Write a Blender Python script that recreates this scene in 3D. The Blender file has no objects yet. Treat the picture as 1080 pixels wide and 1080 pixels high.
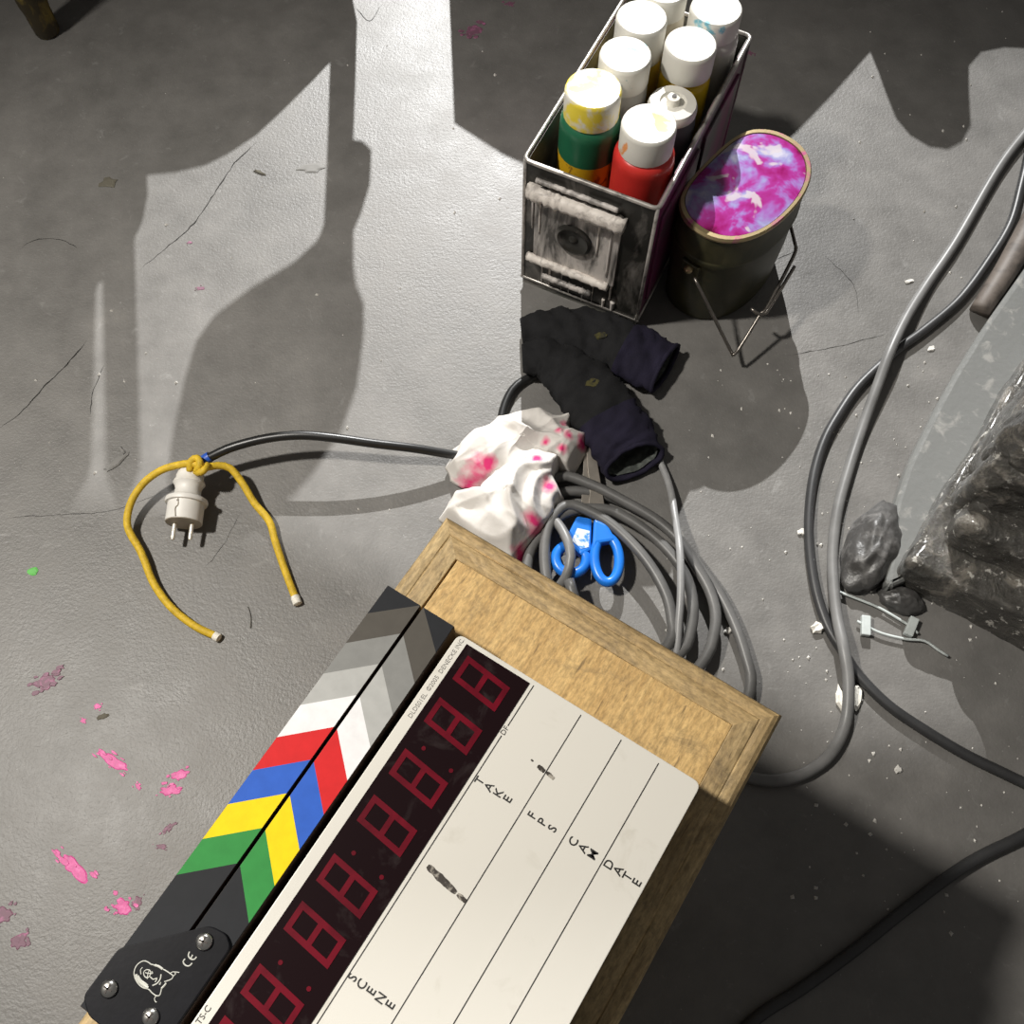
import bpy, bmesh, math, random
from mathutils import Vector, Matrix, noise
random.seed(7)
scene = bpy.context.scene
COL = scene.collection

# ------------------------------------------------------------------ camera, world, lights, exposure
PITCH, ROLL, HC, FPX = math.radians(24.5), math.radians(0.5), 1.05, 1083.0
FWD = Vector((0, math.sin(PITCH), -math.cos(PITCH)))
_U0 = Vector((0, math.cos(PITCH), math.sin(PITCH)))
_R0 = Vector((1, 0, 0))
RGT = _R0 * math.cos(ROLL) + _U0 * math.sin(ROLL)
UPV = _U0 * math.cos(ROLL) - _R0 * math.sin(ROLL)
CAM = Vector((0, -HC * math.tan(PITCH), HC))
cd = bpy.data.cameras.new('camera')
cd.sensor_width = 36.0
cd.lens = FPX / 1080.0 * 36.0
cd.clip_start = 0.02
cam = bpy.data.objects.new('camera', cd)
cam.matrix_world = Matrix(((RGT.x, UPV.x, -FWD.x, CAM.x), (RGT.y, UPV.y, -FWD.y, CAM.y), (RGT.z, UPV.z, -FWD.z, CAM.z), (0, 0, 0, 1)))
COL.objects.link(cam)
scene.camera = cam

world = bpy.data.worlds.new('studio_ambient')
scene.world = world
world.use_nodes = True
wb = world.node_tree.nodes['Background']
wb.inputs[0].default_value = (1.0, 0.97, 0.93, 1)
wb.inputs[1].default_value = 0.115

KEY = Vector((-0.02, 6.0, 4.15))      # low hard lamp far behind the scene
def lamp(name, kind, loc, target, energy, size, color, **kw):
    ld = bpy.data.lights.new(name, kind)
    ld.energy = energy
    ld.color = color
    if kind == 'AREA':
        ld.size = size
    else:
        ld.shadow_soft_size = size
    for k, v in kw.items():
        setattr(ld, k, v)
    o = bpy.data.objects.new(name, ld)
    o.location = loc
    o.rotation_euler = (Vector(target) - Vector(loc)).to_track_quat('-Z', 'Y').to_euler()
    COL.objects.link(o)
    return o
lamp('key_spotlight', 'SPOT', KEY, (0.07, 0.62, 0), 3700, 0.022, (1.0, 0.995, 0.98), spot_size=math.radians(22), spot_blend=1.0)
lamp('overhead_lamp', 'SPOT', (-1.25, 0.05, 2.2), (-0.28, -0.26, 0), 262, 0.08, (1.0, 0.955, 0.88), spot_size=math.radians(68), spot_blend=1.0)

scene.view_settings.view_transform = 'Standard'
scene.view_settings.look = 'None'
scene.view_settings.gamma = 1.0
scene.view_settings.use_curve_mapping = False
scene.view_settings.exposure = 0.0

# ------------------------------------------------------------------ helpers
def at(x, y, z=0.0):
    """the place at height z that lies on the sight line measured at (x, y) on the photograph"""
    d = FWD + RGT * ((x - 540) / FPX) - UPV * ((y - 540) / FPX)
    return CAM + d * ((z - CAM.z) / d.z)

def tag(o, label=None, cat=None, group=None, kind=None):
    if label: o['label'] = label
    if cat: o['category'] = cat
    if group: o['group'] = group
    if kind: o['kind'] = kind
    return o

def empty(name, loc=(0, 0, 0), label=None, cat=None, group=None):
    o = bpy.data.objects.new(name, None)
    o.empty_display_size = 0.02
    o.location = loc
    COL.objects.link(o)
    return tag(o, label, cat, group)

def mesh_obj(name, verts, faces, mat, parent=None, smooth=False):
    """verts in world space; a child keeps its world place under its parent's base"""
    me = bpy.data.meshes.new(name)
    off = world_off(parent)
    me.from_pydata([tuple(Vector(v) - off) for v in verts], [], faces)
    me.validate()
    if smooth:
        me.polygons.foreach_set('use_smooth', [True] * len(me.polygons))
    if mat: me.materials.append(mat)
    o = bpy.data.objects.new(name, me)
    COL.objects.link(o)
    if parent: o.parent = parent
    return o

def world_off(p):
    v = Vector((0, 0, 0))
    while p is not None:
        v += Vector(p.location)
        p = p.parent
    return v

def fix_normals(o):
    bm = bmesh.new(); bm.from_mesh(o.data)
    bmesh.ops.recalc_face_normals(bm, faces=bm.faces)
    bm.to_mesh(o.data); bm.free()
    return o

def bevel(o, w, seg=2):
    bm = bmesh.new(); bm.from_mesh(o.data)
    bmesh.ops.recalc_face_normals(bm, faces=bm.faces)
    es = [e for e in bm.edges if e.is_manifold and e.calc_face_angle(0) > 0.5]
    bmesh.ops.bevel(bm, geom=es, offset=w, segments=seg, profile=0.6, affect='EDGES')
    bm.to_mesh(o.data); bm.free()
    return o

def prism(name, poly, z0, z1, mat, parent=None, bev=0.0, seg=2):
    n = len(poly)
    vs = [(p[0], p[1], z0) for p in poly] + [(p[0], p[1], z1) for p in poly]
    fs = [list(range(n))[::-1], list(range(n, 2 * n))] + [[i, (i + 1) % n, n + (i + 1) % n, n + i] for i in range(n)]
    o = fix_normals(mesh_obj(name, vs, fs, mat, parent))
    if bev: bevel(o, bev, seg)
    return o

def rounded(poly, r, seg=5):
    """round the corners of a polygon"""
    out = []
    n = len(poly)
    for i in range(n):
        p = Vector(poly[i]); a = Vector(poly[i - 1]); b = Vector(poly[(i + 1) % n])
        rr = min(r, (a - p).length * .45, (b - p).length * .45)
        p0 = p + (a - p).normalized() * rr; p1 = p + (b - p).normalized() * rr
        for k in range(seg + 1):
            t = k / seg
            out.append((p0 * (1 - t) ** 2 + p * 2 * t * (1 - t) + p1 * t * t).to_tuple())
    return out

def smooth_path(pts, step=0.006):
    """Catmull-Rom through pts, resampled"""
    P = [Vector(p) for p in pts]
    P = [P[0] * 2 - P[1]] + P + [P[-1] * 2 - P[-2]]
    out = []
    for i in range(1, len(P) - 2):
        n = max(2, int((P[i + 1] - P[i]).length / step))
        for k in range(n):
            t = k / n
            a, b, c, d = P[i - 1], P[i], P[i + 1], P[i + 2]
            out.append(0.5 * ((2 * b) + (c - a) * t + (2 * a - 5 * b + 4 * c - d) * t * t + (3 * b - a - 3 * c + d) * t ** 3))
    out.append(P[-2])
    return out

def tube_data(path, r, segs=10):
    """r: number or function of 0..1"""
    path = [Vector(p) for p in path]
    n = len(path)
    tg = [(path[min(i + 1, n - 1)] - path[max(i - 1, 0)]).normalized() for i in range(n)]
    if (path[0] - path[-1]).length < 1e-6:
        tg[0] = tg[-1] = (path[1] - path[-2]).normalized()
    ref = Vector((0, 0, 1)) if abs(tg[0].z) < .9 else Vector((1, 0, 0))
    nrm = (ref - tg[0] * ref.dot(tg[0])).normalized()
    vs, fs = [], []
    for i in range(n):
        nrm = (nrm - tg[i] * nrm.dot(tg[i])).normalized()
        bi = tg[i].cross(nrm)
        rr = r(i / (n - 1)) if callable(r) else r
        for k in range(segs):
            a = 2 * math.pi * k / segs
            vs.append(path[i] + (nrm * math.cos(a) + bi * math.sin(a)) * rr)
    closed = (path[0] - path[-1]).length < 1e-6
    if closed: vs = vs[:-segs]
    m = len(vs)
    for i in range(n - 1):
        for k in range(segs):
            fs.append([(i * segs + k) % m, (i * segs + (k + 1) % segs) % m, ((i + 1) * segs + (k + 1) % segs) % m, ((i + 1) * segs + k) % m])
    if not closed:
        fs.append(list(range(segs))[::-1]); fs.append(list(range((n - 1) * segs, n * segs)))
    return vs, fs

def tube(name, pts, r, mat, parent=None, segs=10, step=0.006, smooth=True, raw=False):
    path = pts if raw else smooth_path(pts, step)
    vs, fs = tube_data(path, r, segs)
    return fix_normals(mesh_obj(name, vs, fs, mat, parent, smooth))

def lathe(name, base, axis, prof, mat, parent=None, segs=28, smooth=True, squash=None):
    """prof: list of (radius, height along axis)"""
    ax = Vector(axis).normalized()
    ref = Vector((1, 0, 0)) if abs(ax.x) < .8 else Vector((0, 1, 0))
    u = (ref - ax * ref.dot(ax)).normalized(); v = ax.cross(u)
    vs, fs = [], []
    for r, h in prof:
        for k in range(segs):
            a = 2 * math.pi * k / segs
            vs.append(Vector(base) + ax * h + (u * math.cos(a) + v * math.sin(a)) * max(r, 1e-5))
    for i in range(len(prof) - 1):
        for k in range(segs):
            fs.append([i * segs + k, i * segs + (k + 1) % segs, (i + 1) * segs + (k + 1) % segs, (i + 1) * segs + k])
    fs.append(list(range(segs))[::-1]); fs.append(list(range((len(prof) - 1) * segs, len(prof) * segs)))
    o = fix_normals(mesh_obj(name, vs, fs, mat, parent, False))
    if smooth:
        for p in o.data.polygons: p.use_smooth = len(p.vertices) == 4
        mark_sharp(o, 40)
    return o

def mark_sharp(o, deg):
    bm = bmesh.new(); bm.from_mesh(o.data)
    lim = math.radians(deg)
    for e in bm.edges:
        if len(e.link_faces) == 2 and e.calc_face_angle(0) > lim: e.smooth = False
    bm.to_mesh(o.data); bm.free()

def fbm(p, s, oct=3):
    v, a = 0.0, 1.0
    q = Vector(p) * s
    for _ in range(oct):
        v += a * noise.noise(q); q = q * 2.03 + Vector((3.1, 1.7, 5.3)); a *= .5
    return v

# ------------------------------------------------------------------ materials
class NT:
    def __init__(self, name):
        self.m = bpy.data.materials.new(name)
        self.m.use_nodes = True
        self.t = self.m.node_tree
        self.b = self.t.nodes['Principled BSDF']
    def n(self, typ, **kw):
        nd = self.t.nodes.new(typ)
        for k, v in kw.items():
            if k.startswith('i_'):
                nd.inputs[int(k[2:])].default_value = v
            else:
                setattr(nd, k, v)
        return nd
    def l(self, a, b): self.t.links.new(a, b)
    def coord(self, scale=(1, 1, 1), rot=0.0):
        tc = self.n('ShaderNodeTexCoord'); mp = self.n('ShaderNodeMapping')
        mp.inputs['Scale'].default_value = scale
        mp.inputs['Rotation'].default_value = (0, 0, rot)
        self.l(tc.outputs['Object'], mp.inputs[0])
        return mp.outputs[0]
    def noise(self, co, scale, detail=4, rough=.55, dist=0):
        nd = self.n('ShaderNodeTexNoise')
        nd.inputs['Scale'].default_value = scale; nd.inputs['Detail'].default_value = detail
        nd.inputs['Roughness'].default_value = rough; nd.inputs['Distortion'].default_value = dist
        self.l(co, nd.inputs['Vector'])
        return nd.outputs['Fac']
    def ramp(self, fac, stops):
        r = self.n('ShaderNodeValToRGB')
        e = r.color_ramp.elements
        while len(e) < len(stops): e.new(.5)
        for el, (p, c) in zip(e, stops):
            el.position = p
            el.color = (c, c, c, 1) if isinstance(c, (int, float)) else (*c, 1)
        self.l(fac, r.inputs[0])
        return r.outputs[0]
    def mix(self, fac, a, b, mode='MIX'):
        m = self.n('ShaderNodeMix', data_type='RGBA', blend_type=mode)
        for s, v in ((0, fac), (6, a), (7, b)):
            if hasattr(v, 'links') or hasattr(v, 'is_linked'): self.l(v, m.inputs[s])
            elif isinstance(v, (int, float)): m.inputs[s].default_value = v
            else: m.inputs[s].default_value = (*v, 1)
        return m.outputs[2]
    def bump(self, h, strength=.3, dist=.002, prev=None):
        b = self.n('ShaderNodeBump')
        b.inputs['Strength'].default_value = strength; b.inputs['Distance'].default_value = dist
        self.l(h, b.inputs['Height'])
        if prev is not None: self.l(prev, b.inputs['Normal'])
        return b.outputs[0]
    def set(self, **kw):
        names = dict(color='Base Color', rough='Roughness', metal='Metallic', normal='Normal', spec='Specular IOR Level', coat='Coat Weight', sss='Subsurface Weight', trans='Transmission Weight', alpha='Alpha', sheen='Sheen Weight', coat_rough='Coat Roughness')
        for k, v in kw.items():
            s = self.b.inputs[names[k]]
            if hasattr(v, 'is_linked'): self.l(v, s)
            elif isinstance(v, (int, float)): s.default_value = v
            else: s.default_value = (*v, 1)
        return self.m

def simple(name, col, rough=.5, metal=0, var=.15, scale=60, bump=.0, spec=.5, bscale=None, coat=0):
    t = NT(name); co = t.coord()
    f = t.noise(co, scale)
    dark = tuple(c * (1 - var) for c in col); lite = tuple(min(1, c * (1 + var)) for c in col)
    c = t.ramp(f, [(.3, dark), (.7, lite)])
    kw = dict(color=c, rough=rough, metal=metal, spec=spec, coat=coat)
    if bump: kw['normal'] = t.bump(t.noise(co, bscale or scale * 3), bump, .001)
    return t.set(**kw)

def stained(name, base, stain, lo, hi, scale, rough=.5, metal=0, bump=.1, sc=(1, 1, 1), spec=.5):
    t = NT(name); co = t.coord(sc)
    f = t.ramp(t.noise(co, scale, 6, .6, .5), [(lo, 0.0), (hi, 1.0)])
    c = t.mix(f, base, stain)
    return t.set(color=c, rough=rough, metal=metal, normal=t.bump(t.noise(co, scale * 2), bump, .001), spec=spec)

def floor_mat():
    t = NT('painted_floor'); co = t.coord()
    big = t.noise(co, 3.2, 5, .6); mid = t.noise(co, 17, 6, .65); fine = t.noise(co, 240, 3, .6); pebble = t.noise(co, 420, 2, .5)
    c1 = t.ramp(big, [(.3, (.135, .130, .122)), (.7, (.180, .172, .162))])
    c2 = t.ramp(mid, [(.3, (.78, .78, .78)), (.62, (1.03, 1.03, 1.03)), (.8, (1.25, 1.24, 1.22))])
    c = t.mix(1.0, c1, c2, 'MULTIPLY')
    worn = t.ramp(t.noise(co, 42, 8, .7, .6), [(.60, 0.0), (.72, .55)])
    c = t.mix(worn, c, (.25, .245, .235))
    speck = t.ramp(t.noise(co, 330, 2, .5), [(.72, 0.0), (.76, .6)])
    c = t.mix(speck, c, (.36, .35, .34))
    rg = t.ramp(mid, [(.25, .40), (.75, .53)])
    b = t.bump(mid, .12, .004)
    b = t.bump(fine, .30, .0013, b)
    b = t.bump(pebble, .25, .0008, b)
    return t.set(color=c, rough=rg, normal=b, spec=.5)

def wood_mat(name, rot, c0, c1, grime=.5):
    t = NT(name)
    co = t.coord((1, 1, 1), rot); st = t.coord((14, 150, 60), rot)
    tc = t.n('ShaderNodeTexCoord')
    rotm = t.n('ShaderNodeMapping'); rotm.inputs['Rotation'].default_value = (0, 0, rot); t.l(tc.outputs['Object'], rotm.inputs[0])
    scm = t.n('ShaderNodeMapping'); scm.inputs['Scale'].default_value = (18, 160, 60); t.l(rotm.outputs[0], scm.inputs[0])
    g = t.noise(scm.outputs[0], 1.0, 6, .65, .4)
    c = t.ramp(g, [(.25, c0), (.75, c1)])
    blot = t.ramp(t.noise(co, 9, 6, .65), [(.3, (.80, .77, .72)), (.5, (.96, .94, .91)), (.7, (1.08, 1.06, 1.0))])
    c = t.mix(1.0, c, blot, 'MULTIPLY')
    dirt = t.ramp(t.noise(co, 26, 8, .8, .8), [(.52, 0.0), (.72, grime)])
    c = t.mix(dirt, c, (.13, .10, .065))
    pit = t.ramp(t.noise(scm.outputs[0], 2.2, 3, .5), [(.66, 0.0), (.71, .6)])
    c = t.mix(pit, c, (.12, .08, .04))
    b = t.bump(g, .35, .0012)
    scm2 = t.n('ShaderNodeMapping'); scm2.inputs['Scale'].default_value = (160, 420, 200); t.l(rotm.outputs[0], scm2.inputs[0])
    fleck = t.ramp(t.noise(scm2.outputs[0], 1.0, 4, .7), [(.35, .66), (.62, 1.12)])
    c = t.mix(1.0, c, fleck, 'MULTIPLY')
    b = t.bump(t.noise(co, 120, 4), .4, .0010, b)
    return t.set(color=c, rough=.62, normal=b)

EX = Vector((0.53, 0.848, 0)).normalized()      # slate: to the right of the slate
EY = Vector((-EX.y, EX.x, 0))                    # slate: towards the clap sticks
SO = Vector((-0.0309, -0.2914, 0))
SANG = math.atan2(EX.y, EX.x)
def S(x, y, z=0.0):
    """slate coordinates in millimetres to world"""
    p = SO + EX * (x * .001) + EY * (y * .001)
    return Vector((p.x, p.y, z))

M = {}
M['floor'] = floor_mat()
M['wood'] = wood_mat('worn_plywood', -SANG, (.50, .31, .115), (.80, .56, .245), .6)
M['wood_edge'] = wood_mat('worn_plywood_edge', -SANG, (.30, .205, .095), (.66, .50, .265), .7)
M['wood_edge_short'] = wood_mat('worn_plywood_edge_across', -SANG + math.pi / 2, (.30, .205, .095), (.62, .45, .225), .7)
M['face'] = stained('white_acrylic', (.68, .655, .595), (.55, .52, .45), .60, .80, 30, .32, 0, .02)
M['ink'] = simple('black_print', (.012, .011, .010), .5)
M['ink_grey'] = simple('grey_print', (.20, .19, .175), .5)
M['marker'] = stained('marker_ink', (.03, .022, .015), (.35, .32, .27), .50, .62, 220, .5)
M['window'] = stained('dark_display_window', (.010, .004, .005), (.030, .022, .022), .56, .74, 50, .22, 0, .01, spec=.15)
M['segment'] = stained('unlit_red_segment', (.14, .004, .013), (.08, .003, .009), .4, .7, 60, .35, 0, .01, spec=.1)
M['stick'] = simple('black_stick_plastic', (.014, .014, .016), .6, 0, .2, 200, .15, .12)
M['stick_side'] = simple('dark_brown_stick_wood', (.035, .018, .012), .6)
for k, c in dict(black=(.018, .019, .022), dark_grey=(.085, .077, .066), mid_grey=(.23, .23, .22), light_grey=(.42, .42, .405), white=(.80, .79, .80), red=(.62, .018, .02), blue=(.03, .115, .52), yellow=(.86, .63, .004), green=(.035, .25, .055)).items():
    M['stripe_' + k] = simple('stripe_' + k, c, .6, 0, .06, 120, .05, .16)
M['plate'] = simple('black_hinge_plate', (.007, .007, .009), .35, 0, .2, 100, .03, .12)
M['engrave'] = simple('silver_engraving', (.62, .62, .56), .4)
M['steel'] = simple('bright_steel', (.72, .70, .66), .25, 1.0, .1)
M['screw_slot'] = simple('dark_screw_slot', (.03, .02, .015), .6)
M['box_out'] = stained('scuffed_black_steel', (.022, .021, .018), (.20, .185, .17), .50, .68, 26, .38, .25, .2, (1, 1, .45))
M['box_rim'] = stained('worn_steel_rim', (.50, .47, .44), (.16, .15, .14), .5, .7, 60, .35, .6, .1)
M['box_in'] = stained('dusty_olive_steel', (.10, .10, .085), (.28, .27, .25), .50, .72, 22, .5, .2, .2)
M['box_side'] = stained('magenta_splashed_steel', (.10, .085, .09), (.24, .03, .13), .42, .60, 16, .36, .3, .2, (1, 1, .4))
M['white_paint'] = stained('dried_white_paint', (.66, .61, .56), (.28, .25, .23), .48, .68, 90, .55, 0, .5)
M['white_drip'] = stained('thin_white_drips', (.56, .52, .49), (.07, .065, .06), .42, .62, 52, .5, 0, .4, (1, 1, .22))
M['tin'] = stained('olive_enamel_tin', (.035, .034, .016), (.065, .057, .026), .45, .7, 30, .4, .2, .1)
M['tin_rim'] = stained('worn_brass_rim', (.42, .33, .18), (.55, .12, .28), .55, .70, 60, .3, .7, .1)
M['wire'] = simple('steel_wire', (.22, .20, .18), .35, .9)
M['sock'] = simple('black_knit', (.012, .012, .013), .9, 0, .35, 40, .6, .25, 500)
M['sock_cuff'] = simple('navy_knit', (.013, .011, .024), .9, 0, .3, 40, .6, .25, 500)
M['sock_mark'] = stained('faded_yellow_print', (.060, .052, .012), (.016, .015, .010), .45, .6, 130, .9, 0, .4)
M['sock_in'] = stained('grey_green_lining', (.045, .05, .045), (.09, .10, .09), .45, .65, 120, .9, 0, .5)
M['cable_grey'] = simple('grey_rubber_cable', (.16, .158, .155), .42, 0, .18, 30, .05)
M['cable_light'] = simple('light_grey_cable', (.27, .27, .27), .38, 0, .15, 30, .05)
M['cable_coil'] = simple('worn_grey_cable', (.105, .103, .10), .42, 0, .25, 25, .05)
M['cable_dark'] = simple('dark_rubber_cable', (.035, .035, .036), .42, 0, .2, 30, .08)
M['cable_black'] = simple('black_rubber_cord', (.014, .014, .014), .36)
M['rope'] = simple('yellow_cord', (.60, .40, .025), .6, 0, .2, 150, .4, .4, 700)
M['rope_end'] = simple('frayed_white_end', (.75, .72, .64), .8, 0, .2, 400, .4)
M['plug'] = simple('white_rubber_plug', (.70, .68, .64), .45, 0, .06, 60, .05)
M['plug_face'] = simple('plug_face_plastic', (.36, .32, .26), .5, 0, .1)
M['pin'] = simple('plug_pin', (.75, .71, .62), .3, .4, .1)
M['blue_tape'] = simple('blue_tape', (.02, .09, .45), .4)
M['blue'] = simple('blue_scissor_plastic', (.012, .16, .62), .32, 0, .12, 30, .02)
M['white_tag'] = stained('white_sticker', (.55, .62, .72), (.05, .22, .62), .5, .6, 120, .4)
M['blade'] = simple('scissor_steel', (.42, .38, .33), .35, .8)
M['chip'] = simple('white_plaster_chip', (.78, .75, .68), .8, 0, .12, 200, .5)
M['crumb'] = simple('pale_crumb', (.66, .64, .60), .7)
M['tie'] = simple('translucent_nylon', (.52, .56, .55), .4)
M['green_bit'] = simple('green_scrap', (.13, .50, .10), .6)
M['twig'] = simple('dry_scrap', (.11, .10, .075), .8)
M['pale_scrap'] = simple('pale_scrap', (.19, .185, .175), .7)
M['leg'] = stained('stained_brown_leg', (.045, .034, .014), (.26, .19, .035), .52, .66, 40, .5, 0, .2, (1, 1, .5))
M['crack'] = simple('crack_dark', (.012, .011, .010), .9)
M['ply_raw'] = simple('raw_plywood', (.10, .085, .065), .85, 0, .2, 20, .1)

def rock_mat(name, base, lite, rough):
    t = NT(name); co = t.coord()
    a = t.noise(co, 22, 8, .7, .6); f = t.noise(co, 75, 5, .7)
    c = t.ramp(a, [(.34, tuple(x * .55 for x in base)), (.55, base), (.72, lite)])
    fl = t.ramp(f, [(.60, 0.0), (.65, .85)])
    c = t.mix(fl, c, (.62, .60, .55))  # pale flecks: silver bits, and glints painted into the colour
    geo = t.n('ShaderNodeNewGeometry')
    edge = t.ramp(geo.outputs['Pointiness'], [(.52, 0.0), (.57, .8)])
    c = t.mix(edge, c, (.40, .37, .32))  # raised edges coloured lighter to stand in for edge highlights
    b = t.bump(a, .9, .012); b = t.bump(f, .8, .005, b)
    return t.set(color=c, rough=rough, normal=b, spec=.6, coat=.5, coat_rough=.12)
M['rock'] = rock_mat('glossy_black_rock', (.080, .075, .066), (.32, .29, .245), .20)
M['slab'] = stained('grey_painted_slab', (.165, .168, .162), (.27, .265, .25), .56, .68, 48, .42, 0, .6)
M['lump'] = stained('dark_grey_lump', (.060, .058, .056), (.16, .155, .15), .5, .7, 60, .4, 0, 1.0)
M['roll'] = stained('brown_grey_roll', (.13, .108, .092), (.07, .058, .05), .45, .65, 45, .6, 0, .4)

def pink_floor():
    t = NT('pink_paint'); co = t.coord()
    f = t.noise(co, 120, 5, .7)
    c = t.ramp(f, [(.34, (.48, .06, .24)), (.5, (.62, .05, .28)), (.68, (.75, .17, .44))])
    return t.set(color=c, rough=.5, normal=t.bump(f, .3, .001))
M['pink'] = pink_floor()
M['pink_faint'] = stained('faded_pink_paint', (.17, .075, .115), (.42, .14, .27), .52, .66, 110, .55)

def tissue_mat(name, spots):
    t = NT(name)
    tc = t.n('ShaderNodeTexCoord')
    nz = t.n('ShaderNodeTexNoise'); nz.inputs['Scale'].default_value = 55; nz.inputs['Detail'].default_value = 5
    t.l(tc.outputs['Object'], nz.inputs['Vector'])
    fz = t.n('ShaderNodeVectorMath', operation='MULTIPLY'); t.l(tc.outputs['Object'], fz.inputs[0]); fz.inputs[1].default_value = (1, 1, 0)
    total = None
    for (p, r) in spots:
        d = t.n('ShaderNodeVectorMath', operation='DISTANCE')
        t.l(fz.outputs[0], d.inputs[0]); d.inputs[1].default_value = (p[0], p[1], 0)
        dv = t.n('ShaderNodeMath', operation='DIVIDE'); t.l(d.outputs['Value'], dv.inputs[0]); dv.inputs[1].default_value = r
        m = t.n('ShaderNodeMath', operation='SUBTRACT'); m.inputs[0].default_value = 1.35; t.l(dv.outputs[0], m.inputs[1])
        ns = t.n('ShaderNodeMath', operation='MULTIPLY_ADD'); t.l(nz.outputs['Fac'], ns.inputs[0]); ns.inputs[1].default_value = 2.6; ns.inputs[2].default_value = -1.55
        ad = t.n('ShaderNodeMath', operation='ADD', use_clamp=True); t.l(m.outputs[0], ad.inputs[0]); t.l(ns.outputs[0], ad.inputs[1])
        if total is None: total = ad.outputs[0]
        else:
            mx = t.n('ShaderNodeMath', operation='MAXIMUM'); t.l(total, mx.inputs[0]); t.l(ad.outputs[0], mx.inputs[1]); total = mx.outputs[0]
    c = t.mix(total, (.62, .59, .555), (.70, .03, .17))
    return t.set(color=c, rough=.8, sss=.0, normal=t.bump(t.noise(tc.outputs['Object'], 70, 5), .35, .002))

def lid_mat():
    t = NT('magenta_lid_reflections'); co = t.coord()
    a = t.noise(co, 20, 4, .55, .3); b = t.noise(co, 30, 3, .5, .3)
    c = t.ramp(a, [(.34, (.11, .002, .035)), (.40, (.26, .006, .12)), (.50, (.33, .03, .24)), (.54, (.30, .12, .40)), (.60, (.28, .27, .50)), (.68, (.50, .48, .58))])  # magenta is paint; lavender and white tones are reflections put into the colour
    w = t.ramp(b, [(.58, 0.0), (.62, .8)])
    c = t.mix(w, c, (.52, .47, .50))
    return t.set(color=c, rough=.16, coat=.6, normal=t.bump(b, .12, .002))
M['lid'] = lid_mat()

# ------------------------------------------------------------------ floor
fl = mesh_obj('floor', [(-3.5, -2.2, 0), (3.5, -2.2, 0), (3.5, 4.5, 0), (-3.5, 4.5, 0)], [[0, 1, 2, 3]], M['floor'])
tag(fl, 'dark grey painted studio floor with scuffs and cracks', 'floor', kind='structure')

def blob_poly(cx, cy, rx, ry, ang, n=18, jag=.35, seed=0):
    pts = []
    for k in range(n):
        a = 2 * math.pi * k / n
        r = 1 + jag * noise.noise(Vector((math.cos(a) * 1.7 + seed, math.sin(a) * 1.7 - seed, seed * .37))) * 1.8
        x, y = math.cos(a) * rx * r, math.sin(a) * ry * r
        pts.append((cx + x * math.cos(ang) - y * math.sin(ang), cy + x * math.sin(ang) + y * math.cos(ang)))
    return pts

def splash(px, py, rx, ry, ang, mat, seed, bits=4):
    bits = bits * 2 + 2; rx *= .8; ry *= .75
    """thin dried paint: one mesh of a main flake and satellites, sizes in mm"""
    c = at(px, py)
    vs, fs = [], []
    for i in range(bits):
        k = 1.0 if i == 0 else random.uniform(.10, .42)
        ox = 0 if i == 0 else random.uniform(-1.5, 1.5) * rx; oy = 0 if i == 0 else random.uniform(-1.6, 1.6) * ry
        q = blob_poly(c.x + (ox * math.cos(ang) - oy * math.sin(ang)) * .001, c.y + (ox * math.sin(ang) + oy * math.cos(ang)) * .001, rx * k * .001, ry * k * .001, ang, 26 if i == 0 else 9, .33, seed + i * 3.3)
        n0 = len(vs); m = len(q)
        zt = .0004 + .00006 * i
        vs += [(x, y, 0.00002 * i) for x, y in q]
        vs += [(c2[0], c2[1], zt) for c2 in [((x + sum(a for a, _ in q) / m * .15) / 1.15, (y + sum(b for _, b in q) / m * .15) / 1.15) for x, y in q]]
        fs += [[n0 + j, n0 + (j + 1) % m, n0 + m + (j + 1) % m, n0 + m + j] for j in range(m)] + [list(range(n0 + m, n0 + 2 * m))]
    return mesh_obj('paint_splash', vs, fs, mat, fl)
for i, a in enumerate([
    (120, 803, 20, 6, -.55, 'pink', 5), (180, 833, 13, 6, .1, 'pink', 4), (188, 818, 9, 6, .4, 'pink', 3), (78, 915, 22, 9, -.65, 'pink', 4),
    (130, 956, 12, 8, -.4, 'pink', 4), (145, 952, 6, 6, 0, 'pink_faint', 2), (48, 718, 14, 9, .3, 'pink_faint', 6), (103, 745, 4, 4, 0, 'pink', 2), (88, 760, 4, 3, 0, 'pink', 2),
    (146, 830, 5, 3, -.7, 'pink', 2), (178, 873, 8, 4, .6, 'pink_faint', 3), (170, 893, 7, 3, 0, 'pink_faint', 2), (20, 992, 8, 9, .3, 'pink_faint', 3), (5, 965, 9, 9, .3, 'pink_faint', 3),
    (500, 32, 16, 13, .2, 'pink_faint', 4), (537, 4, 8, 6, .2, 'pink_faint', 2), (211, 304, 6, 4, 0, 'pink_faint', 2), (200, 256, 4, 3, 0, 'pink_faint', 1), (791, 56, 6, 5, 0, 'pink_faint', 2)]):
    splash(a[0], a[1], a[2], a[3], a[4], M[a[5]], i * 7.1 + 1, a[6])

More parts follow.
